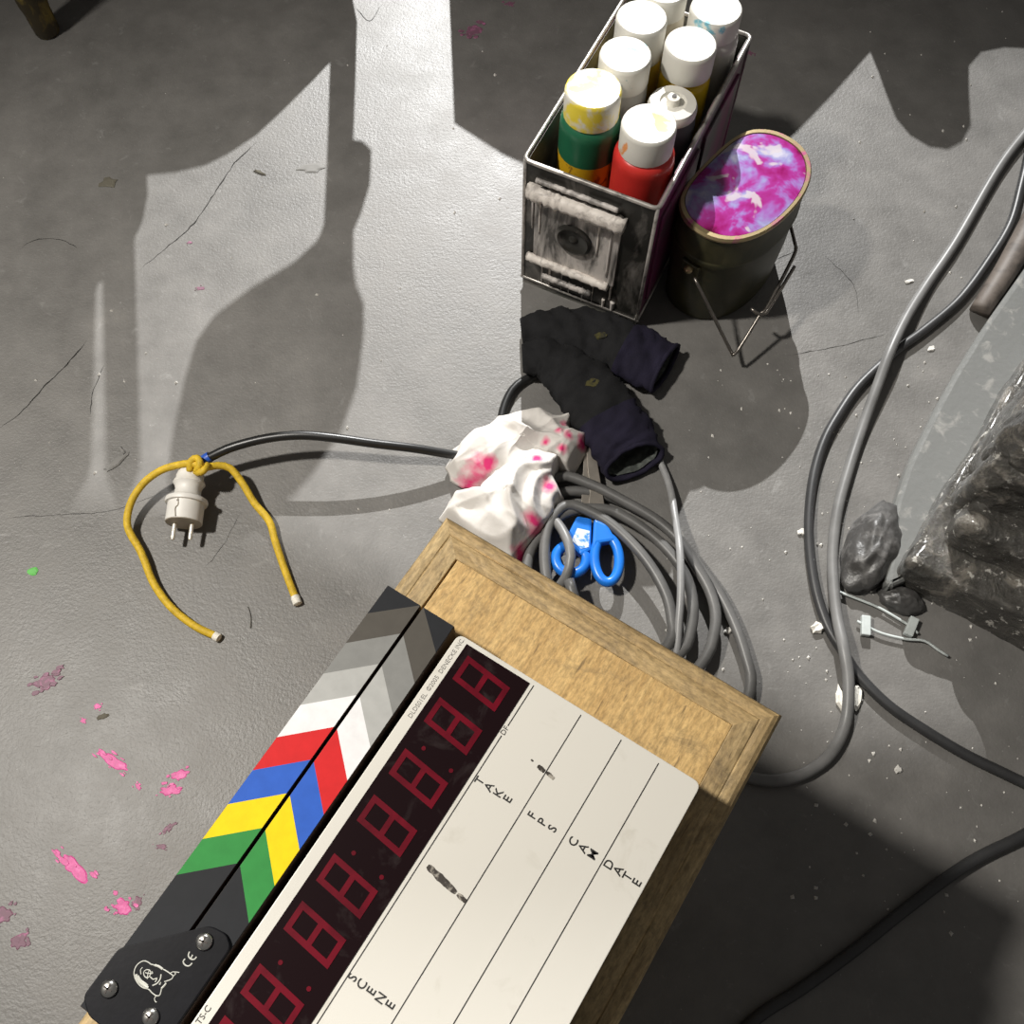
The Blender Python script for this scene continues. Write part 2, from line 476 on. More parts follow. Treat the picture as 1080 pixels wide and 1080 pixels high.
def crack(pts, w):
    path = []
    P = smooth_path([at(*p) for p in pts], .006)
    vs, fs = [], []
    for i, p in enumerate(P):
        t = (P[min(i + 1, len(P) - 1)] - P[max(0, i - 1)]).normalized()
        nn = Vector((-t.y, t.x, 0))
        j = fbm(p, 90, 2) * .0016
        ww = w * .6 * (.25 + abs(fbm(p, 45, 2)) * 1.5) * min(1, 6 * i / len(P) + .05, 6 * (len(P) - 1 - i) / len(P) + .05)
        vs += [p + nn * (j - ww) + Vector((0, 0, .0003)), p + nn * (j + ww) + Vector((0, 0, .0003))]
        if i: fs.append([2 * i - 2, 2 * i - 1, 2 * i + 1, 2 * i])
    return mesh_obj('crack', vs, fs, M['crack'], fl)
for pts, w in [([(272, 148), (248, 172), (232, 195), (205, 235), (175, 262), (145, 286)], .0013), ([(92, 358), (75, 380), (52, 402), (25, 432), (0, 452)], .0012),
               ([(0, 546), (60, 543), (120, 538), (170, 520)], .0006), ([(375, 8), (390, 22), (402, 5)], .001), ([(830, 375), (880, 366), (935, 352)], .0007), ([(22, 262), (35, 254), (60, 252), (82, 262)], .0012),
               ([(110, 385), (98, 415), (95, 440)], .0007), ([(870, 270), (900, 300), (905, 330)], .0005), ([(255, 540), (235, 575), (215, 600)], .0005), ([(700, 330), (760, 300), (850, 260)], .0005)]:
    crack(pts, w)

# ------------------------------------------------------------------ wooden stand that carries the slate
ZT = .425
tb = empty('wooden_stand', S(-127, -63, 0), 'worn tan plywood stand under the film slate', 'stand')
X0, X1, Y0, Y1 = -335, 75, -189, 62.5
prism('top_panel', [S(a, b)[:2] for a, b in ((X0 + 24.2, Y0 + 24.15), (X1 - 24.15, Y0 + 24.15), (X1 - 24.15, Y1 - 25.4), (X0 + 24.2, Y1 - 25.4))], ZT - .02, ZT - .0002, M['wood'], tb, .0003)
PROF = [(0, -.032), (0, -.0095), (.6, -.006), (2.2, -.0030), (5, -.0012), (8.0, -.0010), (10.4, -.0012), (11.2, -.0016), (12.2, -.0008), (15, -.0002), (20, 0), (23.3, 0), (23.8, -.0002), (24, -.0006), (24, -.032)]
def edge_strip(a, b, ia, ib, mat):
    """a,b outer corners; ia,ib unit inward diagonals (mm) so that the corners are mitred"""
    vs, fs = [], []
    for c, i in ((a, ia), (b, ib)):
        for d, h in PROF:
            vs.append(S(c[0] + i[0] * d, c[1] + i[1] * d, ZT + h))
    n = len(PROF)
    # cut along the length so that the worn edge can wander
    N = 40
    vv = []
    for k in range(N + 1):
        t = k / N
        for j in range(n):
            p = vs[j].lerp(vs[n + j], t)
            w = fbm((p.x, p.y, j * .02), 60, 3) * .0007 if 0 < k < N and 1 <= j <= n - 2 else 0
            vv.append(p + Vector((0, 0, min(0, w))))
    for k in range(N):
        for j in range(n - 1):
            fs.append([k * n + j, k * n + j + 1, (k + 1) * n + j + 1, (k + 1) * n + j])
        fs.append([k * n + n - 1, k * n, (k + 1) * n, (k + 1) * n + n - 1])
    fs += [list(range(n)), list(range(N * n, N * n + n))[::-1]]
    return fix_normals(mesh_obj('edge_strip', vv, fs, mat, tb))
edge_strip((X1, Y1), (X1, Y0), (-1, -1), (-1, 1), M['wood_edge_short'])
edge_strip((X1, Y0), (X0, Y0), (-1, 1), (1, 1), M['wood_edge'])
edge_strip((X0, Y0), (X0, Y1), (1, 1), (1, -1), M['wood_edge_short'])
edge_strip((X0, Y1), (X1, Y1), (1, -1), (-1, -1), M['wood_edge'])
def side(a, b, c, d):
    prism('side_panel', [S(*q)[:2] for q in (a, b, c, d)], 0, ZT - .02, M['wood'], tb, .001)
i0 = 12
side((X0 + i0, Y0 + i0), (X1 - i0, Y0 + i0), (X1 - i0, Y0 + i0 + 12), (X0 + i0, Y0 + i0 + 12))
side((X0 + i0, Y1 - i0 - 12), (X1 - i0, Y1 - i0 - 12), (X1 - i0, Y1 - i0), (X0 + i0, Y1 - i0))
side((X1 - i0 - 12, Y0 + i0 + 12), (X1 - i0, Y0 + i0 + 12), (X1 - i0, Y1 - i0 - 12), (X1 - i0 - 12, Y1 - i0 - 12))
side((X0 + i0, Y0 + i0 + 12), (X0 + i0 + 12, Y0 + i0 + 12), (X0 + i0 + 12, Y1 - i0 - 12), (X0 + i0, Y1 - i0 - 12))

# ------------------------------------------------------------------ film slate
ZS = .465
XL = -270
sl = empty('film_slate', S(-134, -60, ZT), 'white film slate with coloured clap sticks and red digit display', 'slate')
R4 = lambda x0, x1, y0, y1: [S(x0, y0)[:2], S(x1, y0)[:2], S(x1, y1)[:2], S(x0, y1)[:2]]
prism('rear_housing', R4(XL + 8, -8, -152, -6), ZT, ZS - .005, M['stick'], sl, .002)
prism('face_panel', [tuple(p) for p in rounded([Vector(p) for p in R4(XL, 0, -163, 0)], .005)], ZS - .005, ZS, M['face'], sl, .0005)
dsp = prism('display_window', R4(-259, -3.1, -51.5, -7.6), ZS - .0004, ZS + .0006, M['window'], sl)
def seg_poly(x, y0, w, h, sk):
    """corner in slate mm for a fraction (u right, v down) of a digit whose top-right is (x, y0)"""
    return lambda u, v: (x - w + u * w - v * sk, y0 - v * h)
for x in (-8.6, -38, -72.8, -103.0, -140.0, -168.6, -204.8, -233.6):
    f = seg_poly(x, -12.2, 16.6, 31.4, 3.2)
    th = 3.3; tu = th / 16.6; tv = th / 31.4
    vs, fs = [], []
    def bar(u0, u1, v0, v1):
        n0 = len(vs)
        q = [(u0, v0), (u1, v0), (u1, v1), (u0, v1)]
        vs.extend([S(*f(*p), ZS + .0006) for p in q]); vs.extend([S(*f(*p), ZS + .0009) for p in q])
        fs.extend([[n0 + 4, n0 + 5, n0 + 6, n0 + 7]] + [[n0 + i, n0 + (i + 1) % 4, n0 + 4 + (i + 1) % 4, n0 + 4 + i] for i in range(4)])
    g = .0
    for v in (0, .5 - tv / 2, 1 - tv): bar(0, 1, v, v + tv)
    for u in (0, 1 - tu):
        bar(u, u + tu, tv, .5 - tv / 2); bar(u, u + tu, .5 + tv / 2, 1 - tv)
    fix_normals(mesh_obj('digit', vs, fs, M['segment'], dsp))
for x in (-66.5, -133.5, -198):
    for y in (-41, -21):
        c = S(x - (12 + y) * -.1, y, ZS + .0006)
        lathe('colon_dot', c, (0, 0, 1), [(.0013, 0), (.0013, .0003)], M['segment'], dsp, 10)

def ruled(x0, x1, y, y1=None):
    y1 = y if y1 is None else y1
    h = .28
    prism('ruled_line', [S(x0, y0_ if False else y - h)[:2], S(x1, y1 - h)[:2], S(x1, y1 + h)[:2], S(x0, y + h)[:2]], ZS - .0002, ZS + .0002, M['ink'], sl)
ruled(-265, -37.5, -54.2); ruled(-31, -3, -54.2)
ruled(-265, -3, -86.2); ruled(-265, -3, -112.9); ruled(-265, -3, -137.2)

def text_mesh(s, size, name, places, mat, parent, rot=0.0, z=ZS, h=.0003, bold=.0):
    """places: list of (char or word, x, y) centred in slate mm; all in one lettering mesh"""
    vs, fs = [], []
    for word, x, y in places:
        cu = bpy.data.curves.new('t', 'FONT')
        cu.body = word; cu.size = size; cu.align_x = 'CENTER'; cu.align_y = 'CENTER'; cu.offset = bold
        cu.extrude = h / 2; cu.resolution_u = 3
        tmp = bpy.data.objects.new('t', cu); COL.objects.link(tmp)
        dg = bpy.context.evaluated_depsgraph_get(); dg.update()
        me = bpy.data.meshes.new_from_object(tmp.evaluated_get(dg))
        n0 = len(vs)
        ca, sa = math.cos(rot), math.sin(rot)
        for v in me.vertices:
            px, py = v.co.x * ca - v.co.y * sa, v.co.x * sa + v.co.y * ca
            vs.append(S(x + px, y + py, z + (v.co.z + h / 2 if v.co.z > 0 else 0)))
        fs += [[n0 + i for i in p.vertices] for p in me.polygons]
        bpy.data.objects.remove(tmp); bpy.data.curves.remove(cu); bpy.data.meshes.remove(me)
    return mesh_obj(name, vs, fs, mat, parent)
def stacked(word, x, y0, y1, size=6.9):
    n = len(word)
    text_mesh(word, size, 'lettering', [(ch, x, y0 + (y1 - y0) * k / (n - 1)) for k, ch in enumerate(word)], M['ink'], sl, bold=.06)
stacked('TAKE', -65.4, -57.6, -76.2); stacked('FPS', -65.5, -92.3, -105.4); stacked('CAM', -65.2, -118.7, -131); stacked('DATE', -65, -141, -158.4); stacked('SCENE', -184.6, -56.9, -80.8)
text_mesh('', 3.75, 'lettering', [('DLDS01EL  \u00a92005  DENECKE INC.', -29.3, -4.0)], M['ink_grey'], sl, h=.0002)
text_mesh('', 4.6, 'lettering', [('TS-C', -239.5, -2.9)], M['ink'], sl, h=.0002)
text_mesh('', 4.4, 'lettering', [('DF', -34.2, -54.2)], M['ink'], sl, h=.0002)
def marker(x0, y0, x1, y1, w, seed):
    a, b = Vector((x0, y0)), Vector((x1, y1)); d = (b - a).normalized(); n = Vector((-d.y, d.x))
    L = (b - a).length
    up, dn = [], []
    for k in range(15):
        t = k / 14
        c = a + d * L * t
        ww = w * (1 - .45 * abs(2 * t - 1) ** 4) * (1 + .4 * noise.noise(Vector((t * 6, seed, 0))))
        up.append(c + n * ww); dn.append(c - n * ww)
    poly = [S(*p)[:2] for p in up + dn[::-1]]
    prism('marker_smear', poly, ZS - .0002, ZS + .00025, M['marker'], sl)
marker(-118.3, -58.5, -121.5, -79, 1.9, 1); marker(-121.6, -80, -122.3, -86, 1.3, 9)
marker(-40.8, -80.5, -41.6, -85.5, 1.3, 4); marker(-41.2, -86.5, -42.2, -92, 1.1, 6); marker(-39.9, -75.5, -40.2, -77, .5, 7)

# clap sticks: (name, y inner, y outer, mirrored)
COLS = ['black', 'dark_grey', 'mid_grey', 'light_grey', 'white', 'red', 'blue', 'yellow', 'green', 'black']
SEAM = [2.9 - 21.95 * k for k in range(9)]
for up in (True, False):
    ya, yb = (28.9, 53.3) if up else (4.6, 27.2)
    st = prism('clap_stick', [tuple(p) for p in R4(XL - .5, 2.2, ya, yb)], ZS - .026, ZS, M['stick_side'], sl, .0006)
    sy, oy = (ya, yb) if up else (yb, ya)           # seam side, far side
    xe, xl = 2.0, -240
    xs = [None] + SEAM + [None]
    for k, cname in enumerate(COLS):
        # right border from seam (x) to far side (x - 22)
        ra = SEAM[k - 1] if k else None
        la = SEAM[k] if k < 9 else None
        lean = 22 if up else 20
        if k == 0: poly = [(xe, sy), (xe, oy), (la - lean, oy), (min(la, xe), sy)]
        elif k == 9: poly = [(ra, sy), (ra - lean, oy), (XL, oy), (XL, sy)]
        else: poly = [(min(ra, xe), sy), (ra - lean, oy), (la - lean, oy), (la, sy)]
        # keep a thin border of the stick visible
        cy = (sy + oy) / 2
        poly = [(x, cy + (y - cy) * .972) for x, y in poly]
        if k == 0: poly = poly[:3] if abs(poly[3][0] - poly[0][0]) < .3 else poly
        pr = prism('colour_stripe', [S(*p)[:2] for p in poly], ZS - .0003, ZS + .00035, M['stripe_' + cname], st)
        pr['label'] = cname.replace('_', ' ') + ' stripe'
# hinge plate
pl = prism('hinge_plate', [tuple(p) for p in rounded([Vector(S(*q)[:2]) for q in ((-238.5, 54.2), (-204.5, 21), (-203, 11), (-207, 4.8), (XL + 2, 4.8), (XL - 1, 12), (XL - 1, 46), (-265.5, 54.4))], .003)], ZS, ZS + .0025, M['plate'], sl, .0006)
for x, y in ((-212.1, 18.3), (-255.7, 45.2), (-254.3, 18.6)):
    c = S(x, y, ZS + .0025)
    sc = lathe('screw', c, (0, 0, 1), [(.0046, 0), (.0046, .0006), (.0040, .0017), (.0026, .0025), (.0008, .0028)], M['steel'], pl, 20)
    a = random.uniform(0, 1.5)
    vs, fs = [], []
    for rot in (a, a + math.pi / 2):
        d = Vector((math.cos(rot), math.sin(rot), 0)) * .0024; n = Vector((-d.y, d.x, 0)).normalized() * .00045
        n0 = len(vs)
        for zz in (.0020, .00292):
            vs += [c + d + n + Vector((0, 0, zz)), c - d + n + Vector((0, 0, zz)), c - d - n + Vector((0, 0, zz)), c + d - n + Vector((0, 0, zz))]
        fs += [[n0 + 4, n0 + 5, n0 + 6, n0 + 7]] + [[n0 + i, n0 + (i + 1) % 4, n0 + 4 + (i + 1) % 4, n0 + 4 + i] for i in range(4)]
    fix_normals(mesh_obj('cross_slot', vs, fs, M['screw_slot'], sc))
ZP = ZS + .0026
def stroke_mesh(name, strokes, r, mat, parent):
    vs, fs = [], []
    for s in strokes:
        rr = s[0] if isinstance(s[0], float) else r
        pts = [S(*p, ZP) for p in (s[1:] if isinstance(s[0], float) else s)]
        v, f = tube_data(smooth_path(pts, .0006), rr, 6)
        n0 = len(vs)
        vs += v; fs += [[n0 + i for i in q] for q in f]
    return mesh_obj(name, vs, fs, mat, parent)
def lg(cx, cy):
    """emblem sketch measured on a zoom of the plate (12x from photo pixel 120, 990)"""
    w = at(120 + cx / 12, 990 + cy / 12, ZP)
    d = w - SO
    return (d.dot(EX) * 1000, d.dot(EY) * 1000)
emb = [[.0003] + [lg(*p) for p in ((480, 330), (430, 295), (380, 282), (320, 310), (278, 360), (258, 430), (270, 500), (310, 570), (370, 620), (440, 640), (490, 690), (540, 722), (580, 718), (598, 670), (605, 630))],
       [.0007] + [lg(*p) for p in ((285, 450), (300, 510), (340, 560), (400, 605), (440, 620))], [.0006] + [lg(*p) for p in ((305, 470), (345, 530), (400, 570), (430, 600))],
       [.0003] + [lg(*p) for p in ((480, 325), (540, 345), (600, 375), (660, 405), (720, 445), (750, 470), (740, 505), (690, 530), (640, 545))],
       [.0006] + [lg(*p) for p in ((520, 335), (570, 350), (620, 385))],
       [.00025] + [lg(*p) for p in ((715, 440), (750, 420), (830, 428))], [.00025] + [lg(*p) for p in ((755, 475), (785, 445), (770, 430))],
       [.00025] + [lg(*p) for p in ((540, 720), (515, 760), (530, 800), (545, 800))], [.0005] + [lg(*p) for p in ((665, 560), (640, 595), (605, 630))],
       [.00028] + [lg(*p) for p in ((385, 470), (380, 425), (410, 395), (455, 400), (470, 440), (440, 490), (405, 490), (385, 465))], [.00025] + [lg(*p) for p in ((400, 430), (440, 440), (495, 440), (480, 415))],
       [.00025] + [lg(*p) for p in ((450, 400), (430, 460), (425, 510))], [.0003] + [lg(*p) for p in ((460, 480), (500, 515), (550, 500), (525, 550))],
       [.00035] + [lg(*p) for p in ((600, 450), (590, 510), (550, 565), (490, 595))], [.00025] + [lg(*p) for p in ((365, 365), (340, 395), (345, 450))], [.00022] + [lg(*p) for p in ((600, 550), (575, 580), (595, 575))]]
stroke_mesh('emblem', emb, .0003, M['engrave'], pl)
stroke_mesh('ce_mark', [[.00038] + [lg(*p) for p in ((905, 255), (880, 290), (905, 335), (955, 345), (995, 310))], [.00038] + [lg(*p) for p in ((960, 165), (945, 215), (975, 258), (1020, 262), (1050, 230))], [.00036] + [lg(*p) for p in ((975, 255), (990, 225), (1000, 205))]], .0004, M['engrave'], pl)

# ------------------------------------------------------------------ ammunition box with paint bottles
BH = .21
FL, FR, BR = at(554, 168, BH), at(694, 220, BH), at(789, 38, BH)
EW = (FR - FL).normalized(); EL = Vector((-EW.y, EW.x, 0)); BW = (FR - FL).length; BL = .277
FL = Vector((FL.x, FL.y, 0))
def B(a, b, z=0.0): return FL + EW * a + EL * b + Vector((0, 0, z))
bx = empty('metal_box', B(BW / 2, BL / 2), 'open scuffed black metal box holding paint bottles', 'box')
T = .0022
def wall(name, a0, a1, b0, b1, mat, z0=.003, z1=BH - .001):
    return prism(name, [B(a0, b0)[:2], B(a1, b0)[:2], B(a1, b1)[:2], B(a0, b1)[:2]], z0, z1, mat, bx)
wall('front_wall', 0, BW, 0, T, M['box_out']); wall('back_wall', 0, BW, BL - T, BL, M['box_out'])
wall('side_wall', 0, T, T, BL - T, M['box_side']); wall('side_wall', BW - T, BW, T, BL - T, M['box_side'])
wall('inner_lining', T, BW - T, T, T + .0006, M['box_in']); wall('inner_lining', T, T + .0006, T, BL - T, M['box_in']); wall('inner_lining', BW - T - .0006, BW - T, T, BL - T, M['box_in']); wall('inner_lining', T, BW - T, BL - T - .0006, BL - T, M['box_in'])
wall('bottom', 0, BW, 0, BL, M['box_in'], 0, .003)
rim_pts = rounded([Vector(B(*q)[:2]) for q in ((-.001, -.001), (BW + .001, -.001), (BW + .001, BL + .001), (-.001, BL + .001))], .008)
tube('rim', [Vector((*p, BH)) for p in rim_pts] + [Vector((*rim_pts[0], BH))], .0026, M['box_rim'], bx, 8, raw=True)
seam_pts = [B(-.0012, -.0012, .012), B(BW + .0012, -.0012, .012), B(BW + .0012, BL + .001, .012), B(-.0012, BL + .001, .012), B(-.0012, -.0012, .012)]
tube('bottom_seam', seam_pts, .0020, M['box_rim'], bx, 6, raw=True)
for cx_, cy_ in ((0, 0), (BW, 0), (BW, BL), (0, BL)):
    tube('corner_edge', [B(cx_, cy_, .01), B(cx_, cy_, BH)], .0022, M['box_rim'] if cy_ == 0 else M['box_side'], bx, 6, raw=True)
# stamped panels on the long sides
for a in (-.0018, BW + .0018):
    for b0, b1 in ((.02, .13), (.147, .257)):
        q = [B(a - .0018, b0)[:2], B(a + .0018, b0)[:2], B(a + .0018, b1)[:2], B(a - .0018, b1)[:2]]
        prism('stamped_panel', q, .03, .175, M['box_side'], bx, .0012)
# front furniture: hinge bar, plate, boss, lower bar, drips
def front_box(name, a0, a1, z0, z1, d, mat, bev=.001):
    return prism(name, [B(a0, -d)[:2], B(a1, -d)[:2], B(a1, .0005)[:2], B(a0, .0005)[:2]], z0, z1, mat, bx, bev)
front_box('latch_plate', .014, .118, .060, .165, .003, M['white_drip'])
def rough_bar(name, a0, a1, z, r, mat, seed):
    P = [B(a0 + (a1 - a0) * k / 30, -.0055, z + .0016 * noise.noise(Vector((k * .5, seed, 0)))) for k in range(31)]
    tube(name, P, lambda t: r * (1 + .30 * noise.noise(Vector((t * 22, seed, 2))) + .2 * noise.noise(Vector((t * 60, seed, 5)))), mat, bx, 8, raw=True)
rough_bar('hinge_bar', .008, .122, .172, .0100, M['white_paint'], 1)
rough_bar('upper_ridge', .016, .112, .192, .0030, M['white_drip'], 3)
rough_bar('lower_bar', .008, .112, .060, .0055, M['white_paint'], 5)
rough_bar('foot_ridge', .028, .092, .034, .0036, M['white_drip'], 8)
lathe('round_boss', B(.064, -.003, .117), -EL, [(.0225, 0), (.0225, .003), (.019, .0045), (.016, .002), (.006, .001), (.004, .003), (.001, .004)], M['box_out'], bx, 26)
for i, (a, z0, z1, w) in enumerate([(.021, .105, .168, .0026), (.108, .075, .165, .0036), (.093, .105, .166, .003), (.026, .013, .056, .0026), (.036, .016, .058, .0032), (.052, .010, .05, .0016), (.062, .012, .036, .0018), (.080, .008, .036, .0020), (.093, .012, .056, .0014), (.012, .11, .165, .003), (.115, .03, .07, .003), (.120, .012, .03, .006), (.108, .012, .028, .004)]):
    P = [B(a + .0008 * noise.noise(Vector((i, k, 0))), -.0032 if z0 > .058 else -.0006, z1 + (z0 - z1) * k / 8) for k in range(9)]
    tube('paint_drip', P, lambda t: w * .55 * (1 - .35 * t), M['white_drip'] if i % 2 else M['white_paint'], bx, 6, raw=True)

def bottle(px, py, z, label, body_mats, cap_mat, r=.0310, rc=.0275, capn=.036, nozzle=False, tilt=(0, 0)):
    c = at(px, py, z)
    base = Vector((c.x, c.y, .0034))
    t = empty('paint_bottle', base, label, 'bottle', 'paint bottles in the metal box')
    h = z - .0034
    ax = Vector((tilt[0], tilt[1], 1)).normalized()
    hs = h - capn                                  # shoulder top
    hb = hs * body_mats[2]
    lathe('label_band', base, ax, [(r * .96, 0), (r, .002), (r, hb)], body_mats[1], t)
    lathe('body', base, ax, [(r, hb), (r, hs - .012), (r * .985, hs - .006), (r * .93, hs - .001), (rc * .97, hs + .001), (rc * .97, hs + .003)], body_mats[0], t)
    if nozzle:
        lathe('cap', base, ax, [(rc, hs + .003), (rc, h - .012), (rc * .93, h - .008), (rc * .55, h - .006), (rc * .5, h - .009), (rc * .28, h - .008), (rc * .24, h + .000), (.0012, h + .001)], cap_mat, t)
        lathe('nozzle_hole', base, ax, [(.0026, h + .0006), (.0026, h + .0016)], M['screw_slot'], t, 10)
    else:
        lathe('cap', base, ax, [(rc, hs + .003), (rc * 1.005, h - .004), (rc * .975, h - .001), (rc * .93, h), (rc * .6, h - .0006), (.0006, h - .0006)], cap_mat, t)
    return t
def cap(name, stain, lo=.58, hi=.68, sc=40):
    return stained(name, (.70, .68, .62), stain, lo, hi, sc, .4, 0, .03)
mg = lambda n, c: simple(n, c, .32, 0, .08, 40, .02)
bottle(626, 93, .270, 'green paint bottle with a yellow-smeared white cap, front of the box', (mg('green_paint', (.018, .125, .062)), stained('yellow_label', (.62, .36, .01), (.25, .12, .01), .56, .62, 60), .80), cap('cap_yellow', (.78, .62, .05), .46, .56, 26), r=.0330, rc=.0298)
bottle(685, 130, .260, 'red paint bottle nearest the front right corner of the box', (mg('red_paint', (.60, .035, .028)), stained('red_label', (.42, .02, .02), (.68, .32, .02), .55, .62, 40), .42), cap('cap_orange', (.75, .30, .10), .58, .64, 34), r=.0330, rc=.0288)
bottle(660, 57, .266, 'white-capped bottle with teal smears behind the green bottle', (mg('pale_plastic', (.55, .54, .50)), mg('slate_blue_paint', (.10, .105, .125)), .80), cap('cap_teal', (.05, .28, .32), .60, .65, 42), r=.0282, rc=.0278)
bottle(711, 102, .240, 'short grey bottle with a white nozzle cap behind the red bottle', (mg('grey_violet_paint', (.13, .125, .15)), mg('dark_violet_paint', (.055, .05, .075)), .5), cap('cap_plain', (.45, .44, .42), .6, .7, 30), r=.0280, rc=.0270, capn=.022, nozzle=True)
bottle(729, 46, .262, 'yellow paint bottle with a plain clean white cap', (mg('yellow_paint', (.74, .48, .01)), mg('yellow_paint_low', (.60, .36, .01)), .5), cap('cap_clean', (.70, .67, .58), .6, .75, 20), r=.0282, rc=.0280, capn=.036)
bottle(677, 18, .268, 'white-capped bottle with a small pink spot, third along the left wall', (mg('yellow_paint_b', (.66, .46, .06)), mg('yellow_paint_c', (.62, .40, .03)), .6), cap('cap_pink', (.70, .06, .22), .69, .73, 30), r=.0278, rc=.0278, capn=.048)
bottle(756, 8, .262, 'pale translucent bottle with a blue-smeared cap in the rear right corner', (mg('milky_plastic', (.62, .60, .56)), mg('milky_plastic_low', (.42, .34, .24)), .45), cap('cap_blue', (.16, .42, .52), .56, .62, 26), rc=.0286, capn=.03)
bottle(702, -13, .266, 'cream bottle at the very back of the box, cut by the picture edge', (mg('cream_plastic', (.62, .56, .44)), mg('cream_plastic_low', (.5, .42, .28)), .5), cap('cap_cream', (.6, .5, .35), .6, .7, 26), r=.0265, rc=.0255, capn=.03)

# ------------------------------------------------------------------ mess tin
tc_ = Vector((.2585, .3350, 0))
TA = math.radians(50)
TE = Vector((math.cos(TA), math.sin(TA), 0)); TN = Vector((-TE.y, TE.x, 0))   # long axis, towards the metal box
def kid(s, n=56):
    """kidney outline: bulging away from the box, slightly hollow towards it"""
    out = []
    for k in range(n):
        a = 2 * math.pi * k / n
        ca, sa = math.cos(a), math.sin(a)
        x = math.copysign(abs(ca) ** .9, ca) * .087 * s
        y = math.copysign(abs(sa) ** .9, sa) * .059 * s
        if sa > 0: y *= 1 - .14 * max(0, 1 - (x / (.07 * s)) ** 2)
        out.append(tc_ + TE * x + TN * y)
    return out
def kid_shell(name, rings, mat, parent, cap=True):
    vs, fs = [], []
    n = 56
    for s, z in rings: vs += [Vector((p.x, p.y, z)) for p in kid(s)]
    for i in range(len(rings) - 1):
        fs += [[i * n + k, i * n + (k + 1) % n, (i + 1) * n + (k + 1) % n, (i + 1) * n + k] for k in range(n)]
    fs += [list(range(n))[::-1], list(range((len(rings) - 1) * n, len(rings) * n))]
    o = fix_normals(mesh_obj(name, vs, fs, mat, parent, False))
    for p in o.data.polygons: p.use_smooth = len(p.vertices) == 4
    mark_sharp(o, 35)
    return o
tin = empty('mess_tin', tc_, 'olive metal mess tin with a marbled magenta lid with painted-in reflections beside the box', 'tin')
kid_shell('body', [(.90, 0), (.94, .003), (.985, .06), (.99, .112), (.99, .118)], M['tin'], tin)
ld = kid_shell('lid', [(1.005, .108), (1.03, .1085), (1.03, .113), (1.012, .115), (1.012, .150), (1.0, .154)], M['tin'], tin)
kid_shell('lid_rim', [(1.0, .1535), (1.03, .1535), (1.035, .156), (1.01, .1585), (.95, .1585), (.935, .156), (.935, .1535)], M['tin_rim'], ld)
kid_shell('painted_top', [(.93, .1545), (.935, .1575), (.80, .1590), (.5, .1600), (.02, .1602)], M['lid'], ld)
for sgn in (-1, 1):
    q = tc_ + TE * sgn * .0855 + Vector((0, 0, .094))
    e = prism('handle_ear', [tuple((q + TE * a + TN * b)[:2]) for a, b in ((-.004, -.012), (.005, -.012), (.005, .012), (-.004, .012))], .086, .102, M['tin'], tin, .002)
    lathe('rivet', q + TE * sgn * .004, TE * sgn, [(.0055, 0), (.0055, .003), (.0035, .0055), (.001, .0062)], M['tin_rim'], e, 14)
eL = tc_ - TE * .090 + Vector((0, 0, .094)); eR = tc_ + TE * .090 + Vector((0, 0, .094))
tube('bail_wire', [at(733, 294, .094), at(736, 300, .088), at(770, 369, .030), at(773, 373, .030), at(778, 370, .031), at(803, 330, .055), at(808, 326, .057), at(836, 272, .075), at(839, 262, .078), at(838, 255, .08), eR], .0021, M['wire'], tin, 8, step=.003)
tube('bail_clip', [at(792, 325, .058), at(798, 330, .056), at(806, 331, .055), at(812, 324, .058), at(838, 281, .07)], .0021, M['wire'], tin, 8, step=.003)

